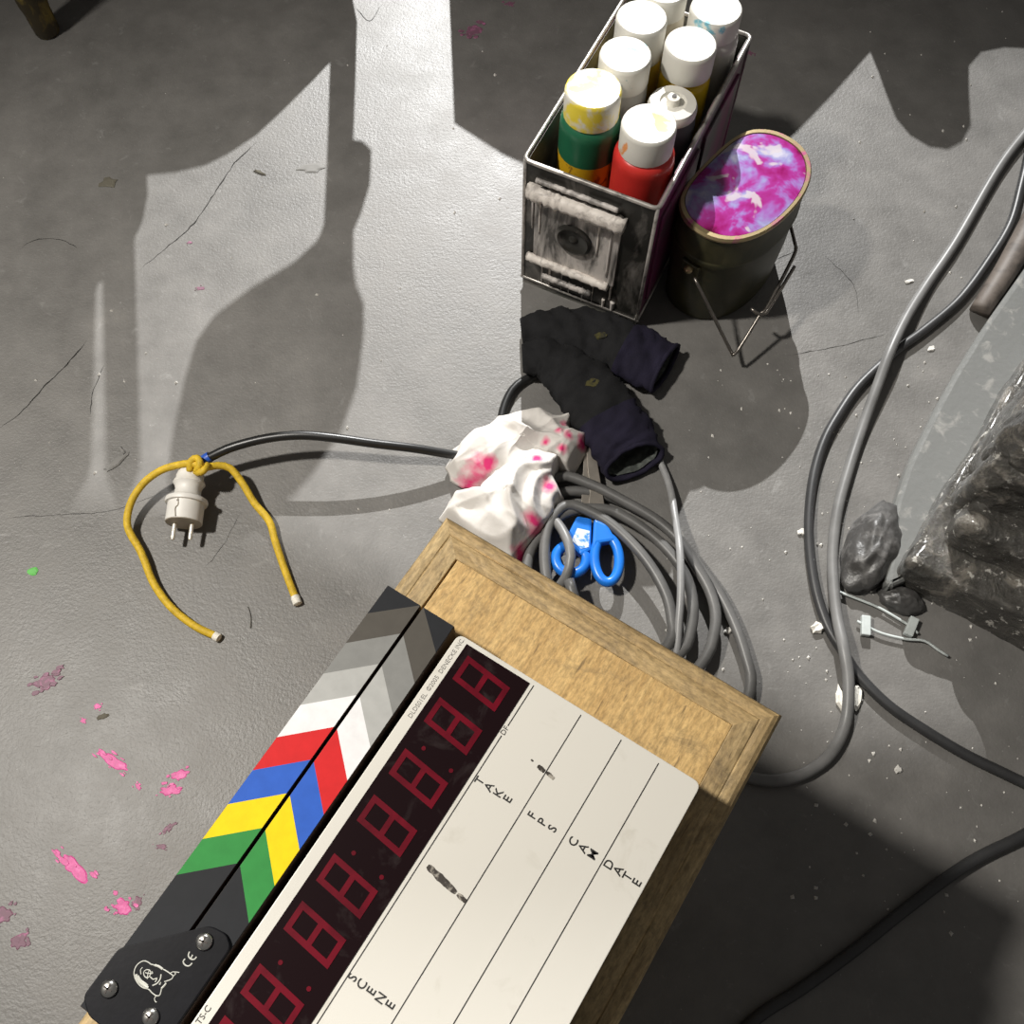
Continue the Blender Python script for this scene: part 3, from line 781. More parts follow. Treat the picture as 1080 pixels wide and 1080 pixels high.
# ------------------------------------------------------------------ socks
def sock(label, px_path, widths, zc, hgt, cuff_from, mouth=.014):
    P = smooth_path([at(x, y, z) for (x, y), z in zip(px_path, zc)], .0035)
    n = len(P)
    t = empty('knitted_sock', (P[0].x, P[0].y, 0), label, 'sock', 'dark socks in front of the metal box')
    segs = 36
    def ring(i, shrink=1.0):
        tt = i / (n - 1)
        f = tt * (len(widths) - 1); k = min(int(f), len(widths) - 2)
        w = (widths[k] + (widths[k + 1] - widths[k]) * (f - k)) * shrink
        f2 = tt * (len(hgt) - 1); k2 = min(int(f2), len(hgt) - 2)
        h = (hgt[k2] + (hgt[k2 + 1] - hgt[k2]) * (f2 - k2)) * shrink
        tg = (P[min(i + 1, n - 1)] - P[max(i - 1, 0)]).normalized()
        sd = Vector((-tg.y, tg.x, 0)).normalized()
        up = tg.cross(sd) * -1 if tg.cross(sd).z < 0 else tg.cross(sd)
        out = []
        for s in range(segs):
            a = 2 * math.pi * s / segs
            p = P[i] + sd * math.cos(a) * w + up * math.sin(a) * h
            # wrinkles run across the tube
            q = Vector((tt * 9 + .6 * math.cos(a), math.cos(a) * .9, math.sin(a) * .6 + zc[0] * 50))
            d = noise.noise(q * 1.6) * .0042 + (1 - abs(noise.noise(q * 2.7))) ** 3 * .0034 + noise.noise(p * 300) * .0006
            e = max(0, (tt - .72) / .28)
            out.append(p + (sd * math.cos(a) + up * math.sin(a)) * d - tg * (math.sin(a) + .4) * mouth * e * e)
        return out
    def shell(name, i0, i1, mat, flip=False, shrink=1.0, capstart=False, parent=t):
        vs, fs = [], []
        idx = list(range(i0, i1 + 1))
        for i in idx: vs += ring(i, shrink)
        if capstart:
            c = Vector((0, 0, 0))
            for v in vs[:segs]: c += v
            vs.append(c / segs)
        for a in range(len(idx) - 1):
            fs += [[a * segs + s, a * segs + (s + 1) % segs, (a + 1) * segs + (s + 1) % segs, (a + 1) * segs + s] for s in range(segs)]
        if capstart: fs += [[len(vs) - 1, (s + 1) % segs, s] for s in range(segs)]
        for v in vs: v.z = max(v.z, .0006)
        return fix_normals(mesh_obj(name, vs, fs, mat, parent, True)) if not flip else mesh_obj(name, vs, fs, mat, parent, True)
    ic = int(n * cuff_from)
    shell('foot', 0, ic, M['sock'], capstart=True)
    cf = shell('cuff', ic, n - 1, M['sock_cuff'])
    # rolled opening: a hem ring and the lining inside
    rg = ring(n - 1, .97)
    tube('hem', rg + [rg[0]], .0028, M['sock_cuff'], cf, 6, raw=True)
    shell('lining', max(ic, n - 9), n - 2, M['sock_in'], shrink=.86, parent=cf, capstart=True)
    return t
sock_a = sock('dark knitted sock lying against the box, opening towards the mess tin', [(550, 350), (578, 347), (615, 352), (655, 366), (702, 389)], [.016, .028, .034, .036, .033], [.018, .020, .021, .021, .020], [.010, .017, .018, .016, .011], .70, .004)
sock_b = sock('dark knitted sock in front, bent and opening towards the scissors', [(551, 378), (574, 378), (600, 392), (628, 424), (652, 458), (670, 490)], [.018, .027, .036, .038, .038, .034], [.022, .022, .022, .022, .021, .020], [.010, .017, .019, .018, .016, .0125], .66, .011)

def sock_mark(owner, px, py, z, r, seed):
    c = at(px, py, z)
    q = blob_poly(c.x, c.y, r, r * .62, .2, 16, .22, seed)
    m = len(q)
    vs = [(x, y, z - .006) for x, y in q] + [(c.x + (x - c.x) * .8, c.y + (y - c.y) * .8, z) for x, y in q]
    fix_normals(mesh_obj('printed_mark', vs, [[j, (j + 1) % m, m + (j + 1) % m, m + j] for j in range(m)] + [list(range(m, 2 * m))], M['sock_mark'], owner))
sock_mark(sock_b, 625, 403, .0418, .0105, 2)
sock_mark(sock_a, 634, 353, .0412, .0085, 5)

# ------------------------------------------------------------------ crumpled tissues
def tissue(label, outline, zc, zmax, spots, seed, pinch, pleats):
    O = [at(x, y, .012) for x, y in outline]
    n0 = len(O)
    ring = []
    for i in range(n0):
        for k in range(8): ring.append(O[i].lerp(O[(i + 1) % n0], k / 8))
    n = len(ring)
    c = sum(O, Vector((0, 0, 0))) / n0
    pin = at(pinch[0], pinch[1], .03)
    vs, fs = [], []
    R = 44
    for j in range(1, R + 1):
        s = j / R
        for p in ring:
            q = Vector((c.x + (p.x - c.x) * s, c.y + (p.y - c.y) * s, 0))
            d = q * 1.0
            pv = Vector((q.x - pin.x, q.y - pin.y, 0)); dist = pv.length
            ang = math.atan2(pv.y, pv.x)
            env = (1 - s ** 2.4)
            ph = ang * pleats / 6.283 + 1.3 * noise.noise(d * 13 + Vector((seed, 0, 0)))
            tri = abs((ph - math.floor(ph)) * 2 - 1)                      # sharp pleats fanning out of the pinch
            far = min(1, dist / .05)
            rid = (1 - abs(noise.noise(Vector((d.x * 15 + seed, d.y * 15, seed))))) ** 1.6
            rid2 = (1 - abs(noise.noise(Vector((d.x * 34 - seed, d.y * 34, seed * 2))))) ** 4
            z = zc + zmax * env * (.45 + .55 * rid) + .012 * tri ** 1.5 * far * (.3 + .7 * env) + .003 * rid2 * (.4 + .6 * env) + .010 * max(0, 1 - dist / .03)
            rim = max(0, (s - .86) / .14)
            z = z * (1 - rim * .75) + .002
            w = Vector((noise.noise(q * 40 + Vector((seed, 0, 0))), noise.noise(q * 40 + Vector((0, seed, 0))), 0)) * .006 * s
            vs.append(Vector((q.x + w.x, q.y + w.y, max(z, .0015))))
    vs.append(Vector((c.x, c.y, zc + zmax * .8)))
    for j in range(R - 1):
        fs += [[j * n + k, j * n + (k + 1) % n, (j + 1) * n + (k + 1) % n, (j + 1) * n + k] for k in range(n)]
    fs += [[len(vs) - 1, (k + 1) % n, k] for k in range(n)]
    sp = [((at(x, y, .038) - Vector((0, 0, 0)))[:], r * 1.15) for x, y, r in spots]
    m = tissue_mat('stained_tissue_%d' % seed, sp)
    o = mesh_obj('crumpled_tissue', vs, fs, m, None, True)
    md = o.modifiers.new('thickness', 'SOLIDIFY'); md.thickness = .0012; md.offset = -1
    return tag(o, label, 'tissue', 'stained tissues on the cable')
tissue('crumpled white tissue with a big pink stain, upper of the two', [(469, 492), (477, 470), (494, 458), (512, 452), (521, 444), (545, 437), (570, 435), (588, 439), (608, 436), (601, 449), (606, 456), (626, 460), (620, 478), (606, 498), (592, 494), (580, 506), (560, 516), (540, 521), (524, 513), (505, 514), (485, 513), (471, 505)], .016, .030,
       [(500, 497, .017), (515, 490, .009), (588, 456, .006), (575, 468, .005), (592, 474, .006), (600, 462, .006), (616, 462, .007), (566, 486, .006), (595, 443, .005)], 3, (596, 470), 9)
tissue('white tissue with pink spots tucked behind the wooden stand', [(592, 486), (575, 478), (545, 486), (520, 500), (507, 522), (499, 545), (484, 537), (474, 530), (464, 545), (478, 560), (505, 592), (540, 603), (556, 584), (575, 563), (588, 548), (593, 527), (587, 505)], .020, .034,
       [(580, 513, .009), (561, 550, .010), (568, 560, .008), (580, 565, .007), (552, 580, .010), (566, 488, .006)], 11, (588, 488), 13)

# ------------------------------------------------------------------ cables
def cable(name, pts, r, mat, label, z=None, cat='cable', parent=None, group=None):
    P = [at(p[0], p[1], (p[2] if len(p) > 2 else 0) + r * .98) for p in pts]
    o = tube(name, P, r, mat, parent, 12, .008)
    if not parent: tag(o, label, cat, group)
    return o
cable('cable', [(1120, 95), (1080, 142), (1051, 181), (1008, 255), (979, 298), (957, 333, .007), (940, 368, .0135), (926, 405, .008), (908, 455), (895, 495), (883, 540), (878, 589), (882, 645, .006), (890, 684, .0135), (895, 720, .008), (892, 762), (876, 795), (850, 815), (822, 823), (795, 821), (760, 808)], .0062, M['cable_grey'], 'grey cable looping from the top right edge to the stand, crossing on top')
cable('cable', [(1095, 120), (1084, 165), (1077, 195), (1066, 235), (1046, 270), (1013, 315), (975, 348), (950, 366), (933, 381), (905, 408), (884, 438), (868, 468), (857, 508), (853, 560), (859, 615), (872, 658), (889, 687), (906, 713), (936, 743), (972, 768), (1017, 795), (1060, 816), (1120, 845)], .0056, M['cable_dark'], 'thinner dark cable passing under the grey one and out at the right edge')
cable('cable', [(1130, 850), (1080, 881), (1035, 903), (1000, 925), (950, 963), (900, 1003), (845, 1043), (800, 1072), (760, 1110)], .0058, M['cable_dark'], 'dark cable crossing the bottom right corner of the floor')
# coil of cable between tissue and stand, one continuous run
coil = [(535, 600), (552, 545), (591, 520), (632, 521), (665, 533), (696, 551), (718, 572), (740, 600), (760, 628), (776, 661), (787, 694), (792, 720), (780, 748), (735, 755), (670, 735), (600, 690), (552, 640), (540, 585), (560, 530),
        (590, 503), (623, 511), (657, 528), (690, 547), (716, 570), (733, 596), (748, 622), (755, 648), (752, 673), (744, 694), (715, 722), (660, 720), (600, 680), (560, 630), (560, 580), (595, 542),
        (637, 537), (662, 547), (688, 565), (710, 587), (725, 611), (731, 639), (728, 667), (718, 688), (680, 708), (630, 692), (590, 650), (575, 600), (578, 556),
        (597, 533), (621, 539), (646, 554), (671, 578), (690, 603), (704, 631), (709, 656), (709, 672), (690, 694), (650, 690), (615, 655), (600, 612)]
nc = len(coil)
cable('coiled_cable', [(x, y, .024 * i / nc) for i, (x, y) in enumerate(coil)], 0.0060, M['cable_coil'], 'coil of grey cable on the floor behind the stand')
cable('cable', [(655, 412), (676, 442), (694, 482), (706, 512, .004), (712, 545, .016), (717, 580, .036), (718, 625, .036), (716, 656, .03), (713, 690, .02), (700, 730)], .0041, M['cable_light'], 'thin pale cable running from under the sock across the coil')
cable('cable', [(575, 540, .01), (589, 553, .02), (598, 569, .028), (602, 587, .028), (597, 608, .02), (585, 625)], .0054, M['cable_grey'], 'short grey cable end passing through the scissor handle')
# mains cord
cord = empty('mains_cord', at(193, 540), 'black mains cord ending in a white round plug', 'cord')
cable('cable', [(201, 496, .020), (215, 486, .026), (232, 477, .032), (250, 470, .036), (283, 462, .040), (318, 459, .042), (353, 462, .040), (396, 468, .034), (438, 473, .026), (480, 480, .014), (520, 485, .004), (530, 470, 0), (529, 440, 0), (540, 412, 0), (560, 397, .0), (590, 385)], .0052, M['cable_black'], '', parent=cord)
# plug: axis from the cord end to the pins
pa = at(201, 500, .024); pb = at(193, 556, .020)
ax = (pb - pa).normalized(); Lp = (pb - pa).length
K = .062 / Lp
def pp(r, h): return (r * 1.0, h * .062)
plug = lathe('plug_body', pa, ax, [(.006, -.004), (.0135, -.002), (.0150, .003), (.0150, .007), (.0165, .009), (.0175, .012), (.0155, .0145), (.0140, .019), (.0145, .025), (.0175, .029), (.0225, .0310), (.0232, .0335), (.0225, .036), (.0198, .0365), (.0198, .058)], M['plug'], cord, 32)
lathe('plug_face', pa, ax, [(.0192, .0575), (.0192, .0588)], M['plug_face'], plug, 28)
sd = Vector((1, 0, 0)); sd = (sd - ax * sd.dot(ax)).normalized()
for s in (-1, 1):
    q = pa + sd * s * .0095 + ax * .057
    lathe('pin', q, ax, [(.0024, 0), (.0024, .018), (.0018, .0205)], M['pin'], plug, 12)
nn = ax.cross(sd).normalized(); nn = nn if nn.z > 0 else -nn
tube('moulding_seam', [pa + ax * .037 + nn * .0199 - sd * .003, pa + ax * .044 + nn * .0199 - sd * .002, pa + ax * .048 + nn * .0199 - sd * .0045, pa + ax * .0575 + nn * .0199 - sd * .003], .0006, M['plug_face'], plug, 6, step=.001)
lathe('seam_hole', pa + ax * .039 + nn * .0190 - sd * .003, nn, [(.0012, 0), (.0012, .0012)], M['screw_slot'], plug, 8)
for (x, y, z), (x2, y2, z2) in (((199, 500, .021), (206, 493, .024)), ((212, 488, .026), (221, 482, .030))):
    a, b = at(x, y, z + .005), at(x2, y2, z2 + .005)
    lathe('tape_wrap', a, b - a, [(.0060, 0), (.0062, .001), (.0062, (b - a).length), (.0060, (b - a).length + .001)], M['blue_tape'], cord, 16)
# yellow cord tied round it
rope = empty('yellow_rope', at(193, 560), 'yellow cord knotted around the black cord by the plug', 'rope')
RP = [(230, 672, .0), (205, 660, .001), (180, 640, .003), (162, 615, .004), (152, 590, .006), (146, 577, .007), (137, 562, .009), (134, 548, .012), (139, 528, .018), (152, 509, .024), (170, 496, .028), (190, 490, .032), (204, 489, .036), (215, 493, .034), (230, 491, .028), (243, 494, .024), (256, 510, .016), (268, 530, .009), (284, 550, .004), (290, 570, .002), (299, 597, .001), (312, 632, .0)]
tube('strand', [at(x, y, z + .0042) for x, y, z in RP], .0042, M['rope'], rope, 12, .005)
tube('knot', [at(200, 497, .036), at(202, 486, .043), at(208, 483, .045), at(211, 490, .046), at(207, 498, .038), at(214, 497, .044), at(219, 490, .040)], .0040, M['rope'], rope, 10, .003)
for (x, y), (x2, y2) in (((226, 670), (231, 673)), ((311, 629), (314, 637))):
    a, b = at(x, y, .0042), at(x2, y2, .0042)
    lathe('frayed_end', a, b - a, [(.0046, 0), (.0050, .002), (.0048, (b - a).length), (.003, (b - a).length + .0008)], M['rope_end'], rope, 12)

# ------------------------------------------------------------------ scissors
zs = .020
sc = empty('scissors', at(620, 585), 'blue-handled scissors lying in the cable coil', 'scissors')
def loop(name, ctr, ax_, r, tilt=0, z=zs, n=40):
    P = []
    for k in range(n + 1):
        a = 2 * math.pi * k / n
        x, y = ax_[0] * math.cos(a), ax_[1] * math.sin(a)
        P.append(at(ctr[0] + x * math.cos(tilt) - y * math.sin(tilt), ctr[1] + x * math.sin(tilt) + y * math.cos(tilt), z))
    return tube(name, P, r, M['blue'], sc, 12, raw=True)
loop('small_handle_loop', (602, 590), (16, 15), .0058, .2)
loop('large_handle_loop', (640, 590), (13, 24), .0056, -.06, zs + .003)
def pxprism(name, pts, z0, z1, mat, parent, bev=.002):
    zc = (z0 + z1) / 2
    return prism(name, [tuple(at(x, y, zc)[:2]) for x, y in pts], z0, z1, mat, parent, bev)
s1 = pxprism('shank', [(608, 546), (624, 549), (623, 582), (612, 588), (598, 574), (600, 562)], zs - .006, zs + .006, M['blue'], sc, .003)
s2 = pxprism('shank', [(626, 549), (640, 555), (650, 572), (630, 575), (624, 582)], zs - .004, zs + .009, M['blue'], sc, .003)
pxprism('sticker', [(609, 557), (622, 560), (621, 577), (613, 579), (603, 570)], zs + .0058, zs + .0064, M['white_tag'], s1, 0)
pxprism('blade', [(618, 472), (627, 470), (637, 530), (636, 556), (618, 556), (622, 520)], .011, .0135, M['blade'], sc, .0006)
pxprism('blade', [(616, 475), (622, 480), (630, 556), (612, 552)], .0075, .0100, M['blade'], sc, .0006)

# ------------------------------------------------------------------ rock plinth at the right
E1 = Vector((.868, -.496, 0)).normalized(); E2 = Vector((.480, .877, 0)).normalized()
rk = empty('rock_plinth', at(1040, 560), 'glossy black layered rock plinth at the right edge', 'rock')
def block(name, corner, l1, l2, z0, z1, mat, amp, seed, R=.018, n=84, nz=22):
    """rough rounded stone: front-left corner, runs l1 along E1 and l2 along E2"""
    c = Vector((corner.x, corner.y, 0))
    H = z1 - z0
    idx, vs, fs = {}, [], []
    def put(i, j, k):
        key = (i, j, k)
        if key in idx: return idx[key]
        p = Vector((l1 * (i / n) ** 1.35, l2 * (j / n) ** 1.2, H * k / nz))
        q = Vector((min(max(p.x, R), l1 - R), min(max(p.y, R), l2 - R), min(max(p.z, 0), H - R)))
        d = p - q
        d = d.normalized() if d.length > 1e-6 else Vector((0, 0, 1))
        p = q + d * R
        w = c + E1 * p.x + E2 * p.y + Vector((0, 0, z0 + p.z))
        nd = (E1 * d.x + E2 * d.y + Vector((0, 0, d.z))).normalized()
        s_ = w + Vector((seed * 3.7, seed, -seed))
        a_ = noise.noise(s_ * 11) + .55 * noise.noise(s_ * 27) + .30 * noise.noise(s_ * 60) + .18 * noise.noise(s_ * 130) - .7 * (1 - abs(noise.noise(s_ * 9 + Vector((5, 0, 0))))) ** 8
        w = w + nd * amp * a_
        if k == 0: w.z = z0
        w.z = max(w.z, z0)
        idx[key] = len(vs); vs.append(w)
        return idx[key]
    for i in range(n):
        for j in range(n):
            fs.append([put(i, j, nz), put(i + 1, j, nz), put(i + 1, j + 1, nz), put(i, j + 1, nz)])
        for k in range(nz):
            fs.append([put(i, 0, k), put(i + 1, 0, k), put(i + 1, 0, k + 1), put(i, 0, k + 1)])
            fs.append([put(0, i, k), put(0, i, k + 1), put(0, i + 1, k + 1), put(0, i + 1, k)])
            fs.append([put(i, n, k), put(i, n, k + 1), put(i + 1, n, k + 1), put(i + 1, n, k)])
            fs.append([put(n, i, k), put(n, i + 1, k), put(n, i + 1, k + 1), put(n, i, k + 1)])
    return fix_normals(mesh_obj(name, vs, fs, mat, rk, True))
E2 = (at(1040, 446, .06) - at(958, 584, .06)).normalized()
slab_px = [(933, 622), (937, 596), (941, 540), (957, 490), (980, 443), (1004, 398), (1040, 340), (1086, 275), (1130, 215), (1230, 260), (1230, 640), (1080, 610), (985, 600)]
prism('base_slab', rounded([Vector(at(x, y, .02)[:2]) for x, y in slab_px], .02, 4), 0, .022, M['slab'], rk, .006, 3)
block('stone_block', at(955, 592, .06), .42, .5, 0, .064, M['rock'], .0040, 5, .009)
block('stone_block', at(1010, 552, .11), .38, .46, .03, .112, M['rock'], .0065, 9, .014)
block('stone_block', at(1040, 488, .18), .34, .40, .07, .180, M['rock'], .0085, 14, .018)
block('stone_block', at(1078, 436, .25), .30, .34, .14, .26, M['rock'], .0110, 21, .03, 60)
def lump(ctr, axes, ang, mat, seed, amp=.12):
    me_v, me_f = [], []
    NU, NV = 40, 20
    for j in range(NV + 1):
        ph = math.pi / 2 * j / NV
        for i in range(NU):
            th = 2 * math.pi * i / NU
            d = Vector((math.cos(th) * math.cos(ph), math.sin(th) * math.cos(ph), math.sin(ph)))
            k = 1 + amp * (noise.noise(d * 2.2 + Vector((seed, 0, 0))) + .5 * noise.noise(d * 5 + Vector((0, seed, 0))))
            x, y, z = d.x * axes[0] * k, d.y * axes[1] * k, d.z * axes[2] * k
            me_v.append(Vector((ctr.x + x * math.cos(ang) - y * math.sin(ang), ctr.y + x * math.sin(ang) + y * math.cos(ang), max(0, z))))
    for j in range(NV):
        me_f += [[j * NU + i, j * NU + (i + 1) % NU, (j + 1) * NU + (i + 1) % NU, (j + 1) * NU + i] for i in range(NU)]
    return fix_normals(mesh_obj('rounded_lump', me_v, me_f, mat, rk, True))
lump(at(918, 580), (.060, .029, .036), math.radians(62), M['lump'], 4)
lump(at(950, 634), (.026, .016, .016), math.radians(-20), M['lump'], 8)
tube('sealing_roll', [at(1100, 215, .012), at(1078, 255, .012), at(1058, 290, .013), at(1040, 318, .010), at(1033, 330, .006)], lambda t: .017 * (1 - .25 * t) , M['roll'], rk, 14)

# ------------------------------------------------------------------ small things on the floor
def chip(name, px, py, l, w, h, ang, mat, label, cat, group=None, seed=1):
    c = at(px, py)
    vs, fs = [], []
    q = blob_poly(0, 0, l, w, ang, 12, .35, seed)
    m = len(q)
    for s, z in ((.92, 0), (1.0, h * .45), (.7, h)):
        vs += [(c.x + x * s, c.y + y * s, z * (1 + .3 * noise.noise(Vector((x * 300, y * 300, seed))))) for x, y in q]
    for r in range(2): fs += [[r * m + j, r * m + (j + 1) % m, (r + 1) * m + (j + 1) % m, (r + 1) * m + j] for j in range(m)]
    fs += [list(range(m))[::-1], list(range(2 * m, 3 * m))]
    return tag(fix_normals(mesh_obj(name, vs, fs, mat)), label, cat, group)
chip('plaster_chip', 888, 741, .020, .0065, .006, math.radians(97), M['chip'], 'long white plaster chip left of the grey cable', 'chip', None, 2)
chip('plaster_chip', 903, 736, .013, .0045, .006, math.radians(80), M['chip'], 'narrow white plaster chip right of the grey cable', 'chip', None, 5)
chip('plaster_chip', 863, 663, .0085, .0065, .006, .3, M['chip'], 'small white plaster chip left of the cable loop', 'chip', None, 9)
chip('green_scrap', 35, 603, .006, .0045, .001, .2, M['green_bit'], 'tiny bright green scrap at the left edge', 'scrap', None, 3)
chip('floor_flake', 274, 182, .009, .0022, .002, -.4, M['twig'], 'brown sliver on the bright floor by the crack', 'scrap', None, 4)
chip('floor_flake', 115, 193, .013, .009, .0014, .1, M['twig'], 'flat dark flake in the shadow near the top left', 'scrap', None, 6)
chip('floor_flake', 123, 487, .016, .005, .002, .8, M['pale_scrap'], 'pale crumpled scrap left of the yellow cord', 'scrap', None, 8)
chip('floor_flake', 128, 475, .006, .0025, .002, -.8, M['pale_scrap'], 'tiny pale scrap above the crumpled one', 'scrap', None, 10)
chip('floor_flake', 328, 178, .016, .008, .0012, .1, M['pale_scrap'], 'flat pale flake beside the narrow shadow', 'scrap', None, 12)
chip('floor_flake', 108, 756, .006, .003, .001, .5, M['twig'], 'small dark flake above the pink splashes', 'scrap', None, 13)
chip('plaster_chip', 845, 562, .005, .004, .003, .5, M['crumb'], 'small pale chip touching the dark cable loop', 'chip', None, 15)
chip('plaster_chip', 768, 665, .005, .004, .003, .5, M['crumb'], 'small pale crumb between the coil strands', 'chip', None, 16)
chip('plaster_chip', 958, 297, .006, .0028, .002, .2, M['crumb'], 'pale crumb pair left of the grey cable high up', 'chip', None, 17)
chip('plaster_chip', 982, 368, .005, .003, .002, .6, M['crumb'], 'pale crumb below the cable crossing', 'chip', None, 18)
chip('plaster_chip', 947, 812, .0045, .0035, .003, .6, M['crumb'], 'white crumb on the dark floor right of the stand', 'chip', None, 19)
tube('floor_splinter', [at(261, 640, .001), at(264, 650, .001), at(264, 662, .001)], .0008, M['pale_scrap'], None, 6, .003)
tag(bpy.data.objects['floor_splinter'], 'thin pale splinter between the yellow cord ends', 'scrap')
# cable ties by the rock
def tie(label, head, hang, strap):
    t = empty('cable_tie', at(*head), label, 'cable tie')
    c = at(head[0], head[1], .006)
    a = math.radians(hang); u = Vector((math.cos(a), math.sin(a), 0)); v = Vector((-u.y, u.x, 0))
    prism('tie_head', [tuple((c + u * x + v * y)[:2]) for x, y in ((-.011, -.0048), (.011, -.0048), (.011, .0048), (-.011, .0048))], .002, .009, M['tie'], t, .0012)
    tube('tie_strap', [at(x, y, .005) for x, y in strap], .0015, M['tie'], t, 6, .004)
    return t
tie('nylon cable tie with its head near the grey cable', (913, 660), 82, [(904, 655), (913, 660), (930, 668), (955, 674), (975, 676), (990, 686), (1000, 692)])
tie('nylon cable tie with its head against the rock', (961, 661), 62, [(884, 624), (900, 630), (925, 640), (948, 653), (961, 661), (968, 668)])
# crumbs nobody could count
vs, fs = [], []
rnd = random.Random(3)
spots = [(rnd.uniform(700, 900), rnd.uniform(380, 720)) for _ in range(60)] + [(rnd.uniform(860, 1000), rnd.uniform(380, 640)) for _ in range(60)] + [(rnd.uniform(830, 1080), rnd.uniform(660, 1000)) for _ in range(75)] + [(rnd.uniform(0, 560), rnd.uniform(0, 560)) for _ in range(45)] + [(rnd.uniform(900, 1080), rnd.uniform(0, 300)) for _ in range(35)]
for x, y in spots:
    c = at(x, y); s = rnd.choice((.0007, .0009, .0012, .0016, .0024)); n0 = len(vs); a = rnd.uniform(0, 6)
    for k in range(4): vs.append((c.x + math.cos(a + k * 1.57) * s * rnd.uniform(.6, 1.3), c.y + math.sin(a + k * 1.57) * s * rnd.uniform(.6, 1.3), .0001))
    vs.append((c.x, c.y, s * 1.2))
    fs += [[n0 + k, n0 + (k + 1) % 4, n0 + 4] for k in range(4)]
tag(mesh_obj('floor_crumbs', vs, fs, M['crumb']), 'tiny pale crumbs scattered over the floor', 'crumbs', kind='stuff')

# ------------------------------------------------------------------ stool whose leg stands in the top left corner
lb = at(51, 34)
stl = empty('wooden_stool', (lb.x - .15, lb.y + .16, 0), 'stool with a stained brown leg standing in the top left corner', 'stool')
for i, (dx, dy) in enumerate(((0, 0), (-.32, 0), (-.32, .32), (0, .32))):
    b = Vector((lb.x + dx, lb.y + dy, 0))
    top = b + Vector((-.02 if dx == 0 else .02, .01 if dy == 0 else -.01, .44))
    lathe('leg', b, top - b, [(.0155, 0), (.0175, .004), (.0185, .03), (.0180, .034), (.0205, .05), (.021, .44)], M['leg'], stl, 20)
cx_, cy_ = lb.x - .16, lb.y + .16
prism('seat', rounded([Vector((cx_ + a * .19, cy_ + b * .19)) for a, b in ((-1, -1), (1, -1), (1, 1), (-1, 1))], .06), .44, .465, M['leg'], stl, .005)

# ------------------------------------------------------------------ added shadow boards beyond the top edge, outlined to cast the floor shadows
def shadow_board(label, shadow_px, Yb, thick=.012):
    poly = []
    for x, y in shadow_px:
        s = at(x, y)
        t = (Yb - s.y) / (KEY.y - s.y)
        p = s + (KEY - s) * t
        poly.append((p.x, max(p.z, 0)))
    c = sum(p[0] for p in poly) / len(poly)
    t = empty('added_shadow_board', (c, Yb, 0), label, 'shadow board', 'added shadow boards beyond the top edge')
    n = len(poly)
    vs = [(p[0], Yb, p[1]) for p in poly] + [(p[0], Yb + thick, p[1]) for p in poly]
    fs = [list(range(n)), list(range(n, 2 * n))[::-1]] + [[i, (i + 1) % n, n + (i + 1) % n, n + i] for i in range(n)]
    fix_normals(mesh_obj('board', vs, fs, M['ply_raw'], t))
    foot = [p[0] for p in poly if p[1] < .02]
    for f in (.3, .8):
        x = min(foot) + (max(foot) - min(foot)) * f
        vs = [(x - .01, Yb + thick, 0), (x - .01, Yb + thick + .22, 0), (x - .01, Yb + thick, .16), (x + .01, Yb + thick, 0), (x + .01, Yb + thick + .22, 0), (x + .01, Yb + thick, .16)]
        fix_normals(mesh_obj('brace', vs, [[0, 1, 2], [3, 5, 4], [0, 3, 4, 1], [1, 4, 5, 2], [2, 5, 3, 0]], M['ply_raw'], t))
    return t
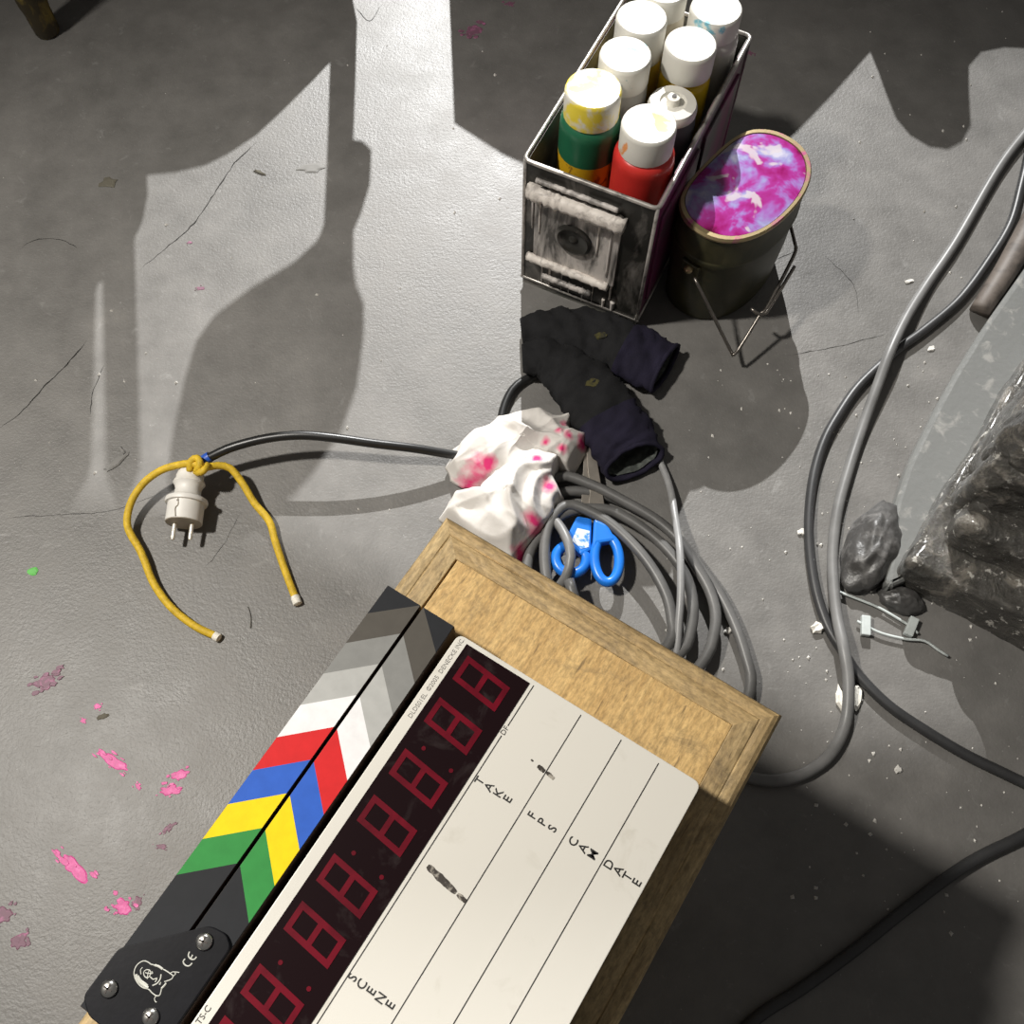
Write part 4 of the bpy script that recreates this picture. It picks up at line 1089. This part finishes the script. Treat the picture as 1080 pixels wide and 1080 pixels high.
shadow_board('added plywood shadow board with a bulging paddle shape, left', [(-420, -140), (368, -140), (368, -10), (376, 30), (374, 100), (372, 155), (382, 157), (391, 166), (390, 195), (381, 225), (372, 245), (372, 290), (375, 310), (383, 330), (383, 360), (376, 410), (360, 455), (330, 500), (295, 540), (255, 565), (215, 562), (188, 545), (177, 505), (180, 470), (193, 410), (205, 370), (225, 342), (265, 312), (310, 285), (334, 262), (341, 245), (345, 160), (348, 66), (330, 85), (300, 115), (270, 143), (240, 163), (215, 175), (185, 182), (153, 185), (154, 215), (150, 235), (140, 255), (141, 300), (144, 400), (146, 500), (128, 540), (112, 500), (110, 400), (108, 298), (104, 298), (99, 315), (97, 400), (94, 500), (60, 560), (-420, 560)], 1.12)
shadow_board('added plywood shadow board with a pointed notch and a round lobe, right', [(472, -140), (474, 0), (479, 130), (530, 163), (600, 195), (700, 205), (790, 185), (840, 140), (880, 98), (918, 55), (926, 75), (935, 100), (945, 125), (960, 143), (980, 155), (1000, 158), (1015, 150), (1024, 132), (1022, 95), (1022, 70), (1035, 55), (1060, 50), (1150, 55), (1250, 40), (1250, -140)], 1.12)

# added unseen blocker before the key lamp, shaped to keep its beam off the foreground
def beam_blocker(shadow_px, Yb):
    poly = []
    for x, y in shadow_px:
        s = at(x, y)
        p = s + (KEY - s) * ((Yb - s.y) / (KEY.y - s.y))
        poly.append((p.x, p.z))
    t = empty('beam_blocker', (2.6, Yb, 0), 'added light blocker, a black sheet on a floor stand, outside the picture', 'light flag')
    n = len(poly)
    vs = [(p[0], Yb, p[1]) for p in poly] + [(p[0], Yb + .006, p[1]) for p in poly]
    fs = [list(range(n)), list(range(n, 2 * n))[::-1]] + [[i, (i + 1) % n, n + (i + 1) % n, n + i] for i in range(n)]
    fix_normals(mesh_obj('blocker_sheet', vs, fs, M['sock'], t))
    zm = sum(p[1] for p in poly) / n; xm = max(p[0] for p in poly)
    tube('arm', [(xm - .05, Yb + .012, zm), (2.62, Yb + .012, zm)], .008, M['wire'], t, 10, raw=True)
    tube('stand_pole', [(2.6, Yb, 0.02), (2.6, Yb, zm + .12)], .014, M['wire'], t, 12, raw=True)
    for a in (0, 2.1, 4.2):
        tube('leg', [(2.6, Yb, .16), (2.6 + .3 * math.cos(a), Yb + .3 * math.sin(a), .012)], .011, M['wire'], t, 10, raw=True)
    return t
beam_blocker([(-500, 520), (100, 535), (230, 550), (330, 590), (450, 640), (600, 685), (800, 740), (900, 790), (1400, 800), (1400, 2600), (-500, 2600)], 3.0)
